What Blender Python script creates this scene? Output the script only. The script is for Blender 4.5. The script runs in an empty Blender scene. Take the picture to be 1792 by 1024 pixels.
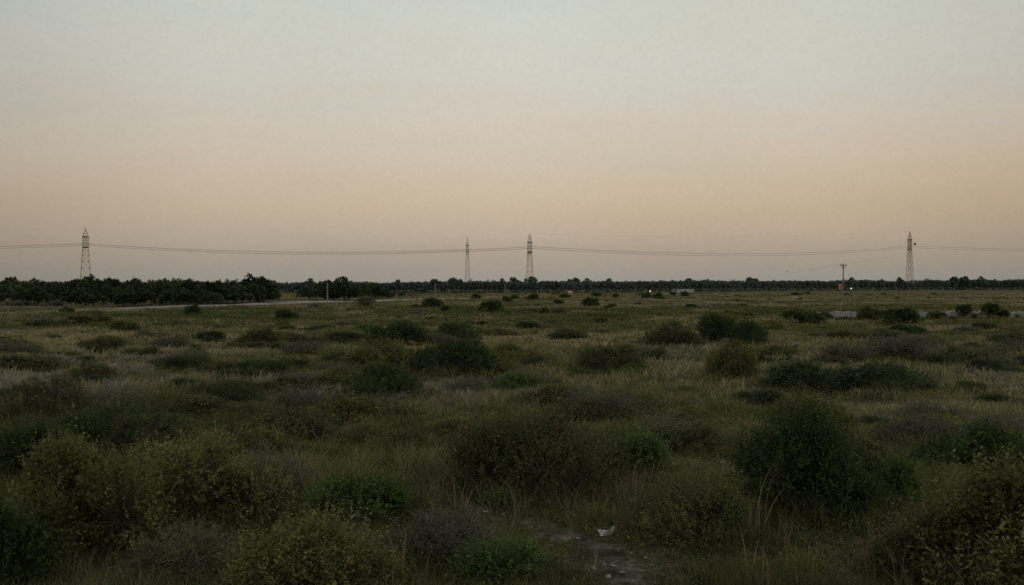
import bpy, math, random
import numpy as np

rng = np.random.default_rng(7)
random.seed(7)
sc = bpy.context.scene
col = sc.collection
F_PX, HOR, CX, CAM_H = 1721.0, 501.0, 896.0, 3.5

# ------------------------------------------------------------------ noise
_lat = np.random.default_rng(3).random((256, 256))
def vnoise(x, y):
    x = np.asarray(x, float); y = np.asarray(y, float)
    xi = np.floor(x).astype(int); yi = np.floor(y).astype(int)
    fx = x - xi; fy = y - yi
    fx = fx*fx*(3-2*fx); fy = fy*fy*(3-2*fy)
    a = _lat[xi % 256, yi % 256]; b = _lat[(xi+1) % 256, yi % 256]
    c = _lat[xi % 256, (yi+1) % 256]; d = _lat[(xi+1) % 256, (yi+1) % 256]
    return (a*(1-fx)+b*fx)*(1-fy)+(c*(1-fx)+d*fx)*fy
def fbm(x, y, o=3):
    s = 0; a = 1; t = 0
    for i in range(o):
        s = s + a*vnoise(x*2**i+17.3*i, y*2**i+5.1*i); t += a; a *= .5
    return s/t

def gz(x, y):
    """terrain height"""
    x = np.asarray(x, float); y = np.asarray(y, float)
    d = np.hypot(x, y)
    k = np.clip((d-4)/8, 0, 1)*np.clip((430-d)/200, .25, 1)
    return k*(.38*(fbm(x/13+40, y/13+9, 2)-.5)+.14*(fbm(x/3.1, y/3.1, 2)-.5))

def at(px, py):
    """photo pixel of a point on the ground -> where it stands in the place"""
    D = CAM_H*F_PX/(py-HOR)
    return (px-CX)/F_PX*D, D
def gzf(x, y): return float(gz(x, y))

# ------------------------------------------------------------------ mesh helpers
def mesh_np(name, V, faces, mat, C=None, smooth=False):
    """faces: list of int arrays (n,k)"""
    me = bpy.data.meshes.new(name)
    V = np.asarray(V, np.float32)
    me.vertices.add(len(V)); me.vertices.foreach_set('co', V.ravel())
    loops = np.concatenate([np.asarray(f, np.int32).ravel() for f in faces])
    sizes = np.concatenate([np.full(len(f), np.asarray(f).shape[1], np.int32) for f in faces])
    starts = np.concatenate([[0], np.cumsum(sizes)[:-1]]).astype(np.int32)
    me.loops.add(len(loops)); me.loops.foreach_set('vertex_index', loops)
    me.polygons.add(len(sizes)); me.polygons.foreach_set('loop_start', starts)
    me.polygons.foreach_set('use_smooth', np.full(len(sizes), smooth, bool))
    if C is not None:
        at_ = me.color_attributes.new('Col', 'FLOAT_COLOR', 'POINT')
        C4 = np.ones((len(V), 4), np.float32); C4[:, :3] = C
        at_.data.foreach_set('color', C4.ravel())
    me.update(calc_edges=True)
    if mat: me.materials.append(mat)
    return me

def link(name, me, parent=None):
    o = bpy.data.objects.new(name, me); col.objects.link(o)
    if parent: o.parent = parent
    return o
def tag(o, label=None, cat=None, group=None, kind=None):
    if label: o['label'] = label
    if cat: o['category'] = cat
    if group: o['group'] = group
    if kind: o['kind'] = kind
    return o
def thing(name, label, cat, loc, rz=0, group=None, scale=(1, 1, 1)):
    o = bpy.data.objects.new(name, None); col.objects.link(o)
    o.empty_display_size = .3
    o.location = loc; o.rotation_euler = (0, 0, rz); o.scale = scale
    return tag(o, label, cat, group)

def nrm(v):
    return v/np.maximum(np.linalg.norm(v, axis=-1, keepdims=True), 1e-9)
def rdir(n, r):
    return nrm(r.normal(size=(n, 3)))

class MB:
    """collects tubes, boxes and leaves of one part"""
    def __init__(s): s.V = []; s.F = {}; s.C = []; s.n = 0
    def add(s, V, faces, C=None):
        V = np.asarray(V, float).reshape(-1, 3)
        for f in faces:
            f = np.asarray(f, int); s.F.setdefault(f.shape[1], []).append(f+s.n)
        s.V.append(V); s.n += len(V)
        s.C.append(np.broadcast_to(np.asarray(C if C is not None else (1, 1, 1), float), (len(V), 3)))
    def tubes(s, P, R, sides=3, C=None):
        """P (N,K,3) R (N,K)"""
        P = np.asarray(P, float); R = np.asarray(R, float)
        N, K, _ = P.shape
        T = nrm(np.gradient(P, axis=1))
        ref = np.where(np.abs(T[..., 2:3]) > .9, np.array([1., 0, 0]), np.array([0, 0, 1.]))
        U = nrm(np.cross(T, ref)); W = np.cross(T, U)
        a = np.arange(sides)*2*np.pi/sides
        ring = (P[:, :, None]+R[:, :, None, None]*(np.cos(a)[None, None, :, None]*U[:, :, None]+np.sin(a)[None, None, :, None]*W[:, :, None]))
        idx = np.arange(N*K*sides).reshape(N, K, sides)
        q = np.stack([idx[:, :-1], np.roll(idx[:, :-1], -1, 2), np.roll(idx[:, 1:], -1, 2), idx[:, 1:]], -1).reshape(-1, 4)
        Cc = None
        if C is not None:
            C = np.asarray(C, float)
            Cc = np.repeat(C, K*sides, 0) if C.ndim == 2 else C
        s.add(ring.reshape(-1, 3), [q], Cc)
    def bar(s, a, b, r, sides=4, r2=None):
        s.tubes(np.array([[a, b]], float), np.array([[r, r if r2 is None else r2]]), sides)
    def box(s, c, d, rz=0, top=1.0):
        x, y, z = [q/2 for q in d]
        v = np.array([[-x, -y, -z], [x, -y, -z], [x, y, -z], [-x, y, -z], [-x*top, -y*top, z], [x*top, -y*top, z], [x*top, y*top, z], [-x*top, y*top, z]])
        cs, sn = math.cos(rz), math.sin(rz)
        v = v@np.array([[cs, sn, 0], [-sn, cs, 0], [0, 0, 1]])+np.array(c)
        s.add(v, [np.array([[0, 3, 2, 1], [4, 5, 6, 7], [0, 1, 5, 4], [1, 2, 6, 5], [2, 3, 7, 6], [3, 0, 4, 7]])])
    def leaves(s, P, D, Nn, L, W, C):
        """folded kite-shaped leaves"""
        n = len(P); S = nrm(np.cross(D, Nn)); L = L[:, None]; W = W[:, None]
        up = nrm(np.cross(S, D))
        V = np.stack([P, P+D*L*.45+S*W*.5+up*W*.16, P+D*L-up*L*.08, P+D*L*.45-S*W*.5+up*W*.16], 1).reshape(-1, 3)
        s.add(V, [np.arange(4*n).reshape(n, 4)], np.repeat(C, 4, 0))
    def mesh(s, name, mat, smooth=False):
        return mesh_np(name, np.concatenate(s.V), [np.concatenate(f) for f in s.F.values()], mat, np.concatenate(s.C), smooth)
    def build(s, name, mat, parent=None, smooth=False):
        return link(name, s.mesh(name, mat, smooth), parent)

# ------------------------------------------------------------------ materials
def new_mat(name):
    m = bpy.data.materials.new(name); m.use_nodes = True
    nt = m.node_tree; nt.nodes.clear()
    out = nt.nodes.new('ShaderNodeOutputMaterial')
    return m, nt, out
def N(nt, t, **kw):
    n = nt.nodes.new(t)
    for k, v in kw.items(): setattr(n, k, v)
    return n
def mathn(nt, op, a, b=None, c=None):
    n = N(nt, 'ShaderNodeMath', operation=op)
    for i, v in enumerate((a, b, c)):
        if v is None: continue
        if isinstance(v, (int, float)): n.inputs[i].default_value = v
        else: nt.links.new(v, n.inputs[i])
    return n.outputs[0]
def mixc(nt, f, a, b, mode='MIX'):
    n = N(nt, 'ShaderNodeMix', data_type='RGBA', blend_type=mode)
    for i, v in ((0, f), (6, a), (7, b)):
        if isinstance(v, (int, float)): n.inputs[i].default_value = v
        elif isinstance(v, tuple): n.inputs[i].default_value = (*v, 1)
        else: nt.links.new(v, n.inputs[i])
    return n.outputs[2]
def noise(nt, vec, scale, detail=3, rough=.55):
    n = N(nt, 'ShaderNodeTexNoise'); n.inputs['Scale'].default_value = scale
    n.inputs['Detail'].default_value = detail; n.inputs['Roughness'].default_value = rough
    if vec is not None: nt.links.new(vec, n.inputs['Vector'])
    return n.outputs['Fac']
def ramp(nt, f, stops, interp='LINEAR'):
    r = N(nt, 'ShaderNodeValToRGB'); r.color_ramp.interpolation = interp
    el = r.color_ramp.elements
    while len(el) < len(stops): el.new(.5)
    for e, (p, c) in zip(el, stops):
        e.position = p; e.color = (*c, 1) if isinstance(c, tuple) else (c, c, c, 1)
    nt.links.new(f, r.inputs[0]); return r.outputs[0]

def foliage_mat(name, gain=1.0, transl=.3, var=.3, spec=.25):
    """leaf colours come from the per-leaf colour attribute; each plant and each clump shifts a little"""
    m, nt, out = new_mat(name)
    a = N(nt, 'ShaderNodeAttribute', attribute_name='Col')
    oi = N(nt, 'ShaderNodeObjectInfo'); tc = N(nt, 'ShaderNodeTexCoord')
    k = mathn(nt, 'MULTIPLY_ADD', oi.outputs['Random'], var, 1-var/2)
    nz = noise(nt, tc.outputs['Object'], 2.2, 2)
    k = mathn(nt, 'MULTIPLY', k, mathn(nt, 'MULTIPLY_ADD', nz, .8, .6))
    k = mathn(nt, 'MULTIPLY', k, gain)
    cm = N(nt, 'ShaderNodeVectorMath', operation='SCALE')
    nt.links.new(a.outputs['Color'], cm.inputs[0]); nt.links.new(k, cm.inputs['Scale'])
    p = N(nt, 'ShaderNodeBsdfPrincipled'); p.inputs['Roughness'].default_value = .62
    p.inputs['Specular IOR Level'].default_value = spec
    nt.links.new(cm.outputs[0], p.inputs['Base Color'])
    t = N(nt, 'ShaderNodeBsdfTranslucent'); nt.links.new(cm.outputs[0], t.inputs['Color'])
    mx = N(nt, 'ShaderNodeMixShader'); mx.inputs[0].default_value = transl
    nt.links.new(p.outputs[0], mx.inputs[1]); nt.links.new(t.outputs[0], mx.inputs[2])
    nt.links.new(mx.outputs[0], out.inputs[0])
    return m
def solid_mat(name, c1, c2, scale=3, rough=.8, metal=0, bump=.2):
    m, nt, out = new_mat(name)
    tc = N(nt, 'ShaderNodeTexCoord')
    nz = noise(nt, tc.outputs['Object'], scale, 5, .65)
    c = ramp(nt, nz, [(.3, c1), (.7, c2)])
    p = N(nt, 'ShaderNodeBsdfPrincipled'); p.inputs['Roughness'].default_value = rough
    p.inputs['Metallic'].default_value = metal
    nt.links.new(c, p.inputs['Base Color'])
    if bump:
        b = N(nt, 'ShaderNodeBump'); b.inputs['Strength'].default_value = bump
        nt.links.new(noise(nt, tc.outputs['Object'], scale*5, 4), b.inputs['Height'])
        nt.links.new(b.outputs[0], p.inputs['Normal'])
    nt.links.new(p.outputs[0], out.inputs[0])
    return m
def glow_mat(name, c, s):
    m, nt, out = new_mat(name)
    e = N(nt, 'ShaderNodeEmission'); e.inputs[0].default_value = (*c, 1); e.inputs[1].default_value = s
    nt.links.new(e.outputs[0], out.inputs[0]); return m

M = {}
M['leaf'] = foliage_mat('leaf', 1.8, spec=.1)
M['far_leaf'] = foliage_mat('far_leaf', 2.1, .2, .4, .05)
M['grass'] = foliage_mat('grass', 1.75, .35, 0, .1)
M['bark'] = foliage_mat('bark', 1.0, 0, .4, .1)
M['steel'] = solid_mat('galvanised_steel', (.32, .30, .20), (.46, .43, .30), .6, .6, .2, 0)
M['dark_steel'] = solid_mat('dark_steel', (.02, .02, .014), (.05, .045, .03), .8, .7, .2, 0)
M['cable'] = solid_mat('cable', (.32, .27, .2), (.38, .32, .25), 1, .6, 0, 0)
M['pole_wood'] = solid_mat('pole_wood', (.15, .13, .09), (.26, .23, .16), 2.5, .85)
M['pale_pole'] = solid_mat('pale_pole', (.16, .155, .13), (.24, .23, .19), 2.5, .7)
M['concrete'] = solid_mat('weathered_concrete', (.12, .13, .12), (.37, .37, .33), 2.2, .9)
M['white_wall'] = solid_mat('white_wall', (.55, .57, .50), (.68, .70, .62), .8, .85)
M['roof'] = solid_mat('pale_roof', (.50, .52, .46), (.62, .64, .57), .7, .8)
M['salmon'] = solid_mat('salmon_paint', (.60, .22, .13), (.75, .30, .19), 1, .8)
M['salmon_light'] = solid_mat('light_salmon_paint', (.75, .45, .33), (.85, .55, .42), 1, .8)
M['sign_face'] = solid_mat('sign_face', (.42, .19, .13), (.52, .25, .18), 2, .7)
M['sign_mark'] = solid_mat('sign_mark', (.16, .05, .04), (.22, .08, .06), 4, .7)
M['dark_glass'] = solid_mat('dark_glass', (.01, .01, .01), (.02, .02, .02), 1, .2)
M['white_plastic'] = solid_mat('white_plastic', (.26, .26, .23), (.50, .50, .46), 22, .5)
M['stone'] = solid_mat('pale_stone', (.11, .10, .08), (.25, .23, .19), 9, .9)
M['bird'] = solid_mat('dark_feathers', (.01, .01, .01), (.02, .02, .02), 8, .8)
M['glow_white'] = glow_mat('lit_white_lamp', (.80, 1.0, .66), 1.0)
M['glow_warm'] = glow_mat('lit_warm_lamp', (1.0, .80, .52), 2.0)

# ------------------------------------------------------------------ sky, sun
SUN_AZ, SUN_EL = math.radians(52), math.radians(2.5)      # low on the right, behind the right end of the wood
w = bpy.data.worlds.new("World"); sc.world = w; w.use_nodes = True
nt = w.node_tree; nt.nodes.clear()
wo = N(nt, 'ShaderNodeOutputWorld'); bg = N(nt, 'ShaderNodeBackground')
sky = N(nt, 'ShaderNodeTexSky', sky_type='NISHITA'); sky.sun_disc = False
sky.sun_elevation = SUN_EL; sky.sun_rotation = SUN_AZ; sky.dust_density = 3.0; sky.air_density = 1.2
tc = N(nt, 'ShaderNodeTexCoord')
sep = N(nt, 'ShaderNodeSeparateXYZ'); nt.links.new(tc.outputs['Generated'], sep.inputs[0])
el = mathn(nt, 'MULTIPLY', mathn(nt, 'ARCSINE', sep.outputs['Z']), 180/math.pi)
# thin uneven dusk haze: long flat veils
mp = N(nt, 'ShaderNodeMapping'); mp.inputs['Scale'].default_value = (1.6, 1.6, 11)
nt.links.new(tc.outputs['Generated'], mp.inputs['Vector'])
veil = noise(nt, mp.outputs[0], 1.7, 4, .5)
mp2 = N(nt, 'ShaderNodeMapping'); mp2.inputs['Scale'].default_value = (1, 1, 1)
nt.links.new(tc.outputs['Generated'], mp2.inputs['Vector'])
mott = noise(nt, mp2.outputs[0], 190, 4, .8)
el2 = mathn(nt, 'ADD', el, mathn(nt, 'MULTIPLY', mathn(nt, 'SUBTRACT', veil, .5), mathn(nt, 'MULTIPLY_ADD', el, .30, .3)))
def lin(r, g, b):
    f = lambda c: ((c/255+.055)/1.055)**2.4 if c/255 > .04045 else c/255/12.92
    return (f(r), f(g), f(b))
fac = mathn(nt, 'DIVIDE', el2, 60)
SK = [(-3, (120, 112, 104)), (0.2, (150, 145, 136)), (0.9, (158, 150, 139)), (1.9, (169, 157, 142)), (2.9, (182, 167, 149)), (4.2, (193, 176, 154)), (5.6, (199, 184, 163)),
      (7.5, (204, 192, 174)), (9.5, (205, 197, 183)), (12, (204, 203, 193)), (14.5, (203, 205, 195)), (17.5, (200, 203, 196)), (30, (212, 216, 216)), (60, (206, 212, 218))]
f2 = mathn(nt, 'MULTIPLY_ADD', fac, 1/1.1, .1/1.1)
grad = ramp(nt, f2, [((e/60+.1)/1.1, lin(*c)) for e, c in SK])
# warmer to the right low down, a little dimmer to the left and behind
azx = mathn(nt, 'MULTIPLY_ADD', sep.outputs['X'], .5, .5)
warm = mathn(nt, 'MULTIPLY', ramp(nt, azx, [(.5, 0.0), (.78, 1.0)]), ramp(nt, f2, [((.6/60+.1)/1.1, 0.0), ((4.6/60+.1)/1.1, 1.0), ((9/60+.1)/1.1, .15), ((14/60+.1)/1.1, 0.)]))
grad = mixc(nt, warm, grad, mixc(nt, 1.0, grad, (1.0, .94, .85), 'MULTIPLY'))
dimf = mathn(nt, 'MULTIPLY', ramp(nt, azx, [(.22, .75), (.38, .99), (.5, 1.05), (.62, 1.0), (.78, .82)], 'EASE'), ramp(nt, mathn(nt, 'MULTIPLY_ADD', sep.outputs['Y'], .5, .5), [(.1, .95), (.75, 1.0)]))  # dimming towards both sides is lens vignette put into the sky colour
grad = mixc(nt, 1.0, grad, dimf, 'MULTIPLY')
mp3 = N(nt, 'ShaderNodeMapping'); mp3.inputs['Scale'].default_value = (1, 1, 3.2); mp3.inputs['Location'].default_value = (3.1, 7.7, 1.3)
nt.links.new(tc.outputs['Generated'], mp3.inputs['Vector'])
hue = noise(nt, mp3.outputs[0], 4.5, 5, .6)                 # dusty pink and greenish veils
grad = mixc(nt, 1.0, grad, ramp(nt, hue, [(.32, (.965, .995, 1.0)), (.5, (1, 1, .995)), (.68, (1.0, .975, .955))]), 'MULTIPLY')
m1 = mathn(nt, 'MULTIPLY_ADD', mathn(nt, 'SUBTRACT', mott, .5), .20, 1.05)
grad = mixc(nt, 1.0, grad, m1, 'MULTIPLY')
nish = mixc(nt, 1.0, sky.outputs[0], (.05, .05, .05), 'MULTIPLY')
nt.links.new(mixc(nt, .06, grad, nish), bg.inputs[0]); bg.inputs[1].default_value = 1.0
nt.links.new(bg.outputs[0], wo.inputs[0])

sun = bpy.data.lights.new('sun', 'SUN'); sun.energy = .8; sun.angle = math.radians(14); sun.color = (1, .72, .48)
so = bpy.data.objects.new('sun', sun); col.objects.link(so)
so.rotation_euler = (math.radians(90)-math.radians(7), 0, -SUN_AZ+math.pi)

# ------------------------------------------------------------------ camera
cam = bpy.data.cameras.new('camera'); co = bpy.data.objects.new('camera', cam); col.objects.link(co)
cam.sensor_width = 36; cam.lens = 36*F_PX/1792; cam.clip_end = 20000; cam.clip_start = .1
co.location = (0, 0, CAM_H)
co.rotation_euler = (math.radians(90)-math.atan((512-HOR)/F_PX), 0, 0)
sc.camera = co
sc.view_settings.view_transform = 'Standard'; sc.view_settings.look = 'None'; sc.view_settings.exposure = 0
sc.render.filter_size = 1.7
sc.cycles.use_denoising = False
sc.cycles.max_bounces = 5; sc.cycles.diffuse_bounces = 3; sc.cycles.transmission_bounces = 3
sc.cycles.sample_clamp_indirect = 3

# ------------------------------------------------------------------ ground
PATH = [at(*p) for p in ((1135, 1075), (1085, 1010), (1040, 965), (950, 930), (860, 903), (770, 872), (700, 850), (655, 838), (600, 832))]
PATH_W = [.34, .33, .31, .31, .31, .30, .30, .28, .2]
def dist_path(x, y):
    x = np.asarray(x, float); y = np.asarray(y, float); best = np.full(x.shape, 99.)
    for (a, b, wa) in zip(PATH[:-1], PATH[1:], PATH_W):
        ax, ay = a; bx, by = b
        t = np.clip(((x-ax)*(bx-ax)+(y-ay)*(by-ay))/((bx-ax)**2+(by-ay)**2), 0, 1)
        best = np.minimum(best, np.hypot(x-ax-t*(bx-ax), y-ay-t*(by-ay))/wa)
    return best

def ground_material():
    m, nt, out = new_mat('scrub_soil')
    tc = N(nt, 'ShaderNodeTexCoord'); P = tc.outputs['Object']
    fine = noise(nt, P, 5, 6, .7); mid = noise(nt, P, .35, 5, .6); big = noise(nt, P, .045, 4, .6)
    c = ramp(nt, fine, [(.3, (.030, .027, .015)), (.55, (.075, .064, .036)), (.75, (.12, .10, .065))])
    patch = ramp(nt, mid, [(.35, (.040, .042, .018)), (.5, (.075, .066, .035)), (.62, (.085, .070, .056)), (.75, (.05, .045, .03))])
    patch2 = ramp(nt, big, [(.35, (.060, .060, .028)), (.5, (.085, .068, .040)), (.65, (.08, .068, .058))])
    far = mixc(nt, .5, patch, patch2)
    far = mixc(nt, 1.0, far, ramp(nt, fine, [(.3, .6), (.7, 1.9)]), 'MULTIPLY')
    sp = N(nt, 'ShaderNodeSeparateXYZ'); nt.links.new(P, sp.inputs[0])
    k = ramp(nt, mathn(nt, 'DIVIDE', sp.outputs['Y'], 200), [(.08, 0.), (.35, 1.)])
    c = mixc(nt, k, c, far)
    p = N(nt, 'ShaderNodeBsdfPrincipled'); p.inputs['Roughness'].default_value = 1; p.inputs['Specular IOR Level'].default_value = 0
    nt.links.new(c, p.inputs['Base Color'])
    b = N(nt, 'ShaderNodeBump'); b.inputs['Strength'].default_value = .8; b.inputs['Distance'].default_value = .06
    nt.links.new(fine, b.inputs['Height']); nt.links.new(b.outputs[0], p.inputs['Normal'])
    nt.links.new(p.outputs[0], out.inputs[0]); return m
def grid_mesh(us, vs, fxy, mat, name, smooth=True):
    U, Vv = np.meshgrid(us, vs)
    x, y, z = fxy(U, Vv)
    V = np.stack([x, y, z], -1).reshape(-1, 3)
    n, m_ = U.shape; i = np.arange(n*m_).reshape(n, m_)
    q = np.stack([i[:-1, :-1], i[:-1, 1:], i[1:, 1:], i[1:, :-1]], -1).reshape(-1, 4)
    return mesh_np(name, V, [q], mat, None, smooth)
def signed_pow(n, lo, hi):
    h = np.concatenate([np.linspace(0, 40, n), 40*(hi/40)**(np.linspace(0, 1, n)[1:])])
    return np.concatenate([-h[:0:-1], h])
gx = signed_pow(110, 0, 7000)
gy = np.concatenate([[-7000, -2000, -400, -100, -40, -15, 0], np.arange(5, 60, .35), 60*(9000/60)**np.linspace(0, 1, 130)])
g = link('ground', grid_mesh(gx, gy, lambda u, v: (u, v, gz(u, v)), ground_material(), 'ground'))
tag(g, kind='structure')

# sandy foot path: an irregular sheet lying just above the soil
def sand_material():
    m, nt, out = new_mat('sandy_dirt')
    tc = N(nt, 'ShaderNodeTexCoord'); P = tc.outputs['Object']
    a = noise(nt, P, 1.6, 6, .65); f = noise(nt, P, 14, 5, .7)
    c = ramp(nt, a, [(.42, (.046, .040, .024)), (.55, (.085, .074, .050)), (.66, (.20, .18, .135))])
    c = mixc(nt, 1.0, c, ramp(nt, f, [(.3, .45), (.7, 1.3)]), 'MULTIPLY')
    p = N(nt, 'ShaderNodeBsdfPrincipled'); p.inputs['Roughness'].default_value = 1; p.inputs['Specular IOR Level'].default_value = 0
    nt.links.new(c, p.inputs['Base Color'])
    b = N(nt, 'ShaderNodeBump'); b.inputs['Strength'].default_value = 1; b.inputs['Distance'].default_value = .05
    nt.links.new(f, b.inputs['Height']); nt.links.new(b.outputs[0], p.inputs['Normal'])
    nt.links.new(p.outputs[0], out.inputs[0]); return m
pp = np.array(PATH); ts = np.linspace(0, len(pp)-1, 120)
px_ = np.interp(ts, range(len(pp)), pp[:, 0]); py_ = np.interp(ts, range(len(pp)), pp[:, 1]); pw = np.interp(ts, range(len(pp)), PATH_W)
tx = np.gradient(px_); ty = np.gradient(py_); tl = np.hypot(tx, ty); nx_, ny_ = -ty/tl, tx/tl
def path_fn(u, v):
    k = v.astype(int)
    ww = pw[k]*(.75+.8*fbm(v/6+np.sign(u)*31, u*0+3, 3))*u
    x = px_[k]+nx_[k]*ww; y = py_[k]+ny_[k]*ww
    return x, y, gz(x, y)+.022-.03*np.abs(u)**4
tag(link('path', grid_mesh(np.linspace(-1, 1, 13), np.arange(120), path_fn, sand_material(), 'path')), kind='structure')

# pale raised track on the left
def track_material():
    m, nt, out = new_mat('pale_track')
    tc = N(nt, 'ShaderNodeTexCoord'); P = tc.outputs['Object']
    c = ramp(nt, noise(nt, P, .25, 5, .6), [(.35, (.085, .078, .062)), (.65, (.19, .175, .145))])
    p = N(nt, 'ShaderNodeBsdfPrincipled'); p.inputs['Roughness'].default_value = 1
    nt.links.new(c, p.inputs['Base Color']); nt.links.new(p.outputs[0], out.inputs[0]); return m
RD = np.array([at(*p) for p in ((-60, 549), (60, 546), (130, 543), (300, 538), (480, 532), (650, 527.5), (810, 522), (900, 518.5), (960, 516.5))])
tr = np.linspace(0, len(RD)-1, 160)
rx = np.interp(tr, range(len(RD)), RD[:, 0]); ry = np.interp(tr, range(len(RD)), RD[:, 1])
PROF = [(-4.2, -.25), (-2.6, .10), (-1.9, .24), (0, .27), (1.9, .24), (4.0, -.25)]
def road_fn(u, v):
    k = v.astype(int); j = u.astype(int)
    off = np.array([p[0] for p in PROF])[j]; hh = np.array([p[1] for p in PROF])[j]
    dx = np.gradient(rx); dy = np.gradient(ry); l = np.hypot(dx, dy)
    x = rx[k]+dy[k]/l[k]*-off; y = ry[k]-dx[k]/l[k]*-off
    return x, y, gz(x, y)+hh*np.where(hh > 0, (np.clip((rx[k]+62)/6, .1, 1)*np.clip((-12-rx[k])/7, .0, 1)), 1)+.16*(fbm(x/7, y/7, 2)-.5)
tag(link('road', grid_mesh(np.arange(6), np.arange(160), road_fn, track_material(), 'road')), kind='structure')
def near_road(x, y):
    best = np.full(np.shape(x), 999.)
    for i in range(0, 159, 4): best = np.minimum(best, np.hypot(x-rx[i], y-ry[i]))
    return best

# ------------------------------------------------------------------ plants
PAL = {
    'dark':  ((.012, .023, .007), (.032, .046, .013), (.05, .04, .02)),
    'green': ((.026, .050, .012), (.060, .090, .022), (.09, .08, .03)),
    'olive': ((.038, .043, .012), (.094, .095, .030), (.09, .065, .03)),
    'bright': ((.046, .050, .014), (.112, .112, .034), (.11, .08, .035)),
    'brown': ((.028, .031, .012), (.064, .066, .026), (.11, .075, .04)),
    'gray':  ((.050, .046, .030), (.088, .080, .056), (.10, .08, .05)),
    'tree':  ((.013, .022, .010), (.036, .045, .020), (.07, .05, .027)),
    'fartree': ((.036, .048, .044), (.068, .080, .070), (.07, .066, .05)),  # aerial haze put into the leaf colour: paler and bluer than the grove
}
BARK = {'gray': (.098, .090, .060), 'brown': (.055, .048, .034)}

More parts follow.
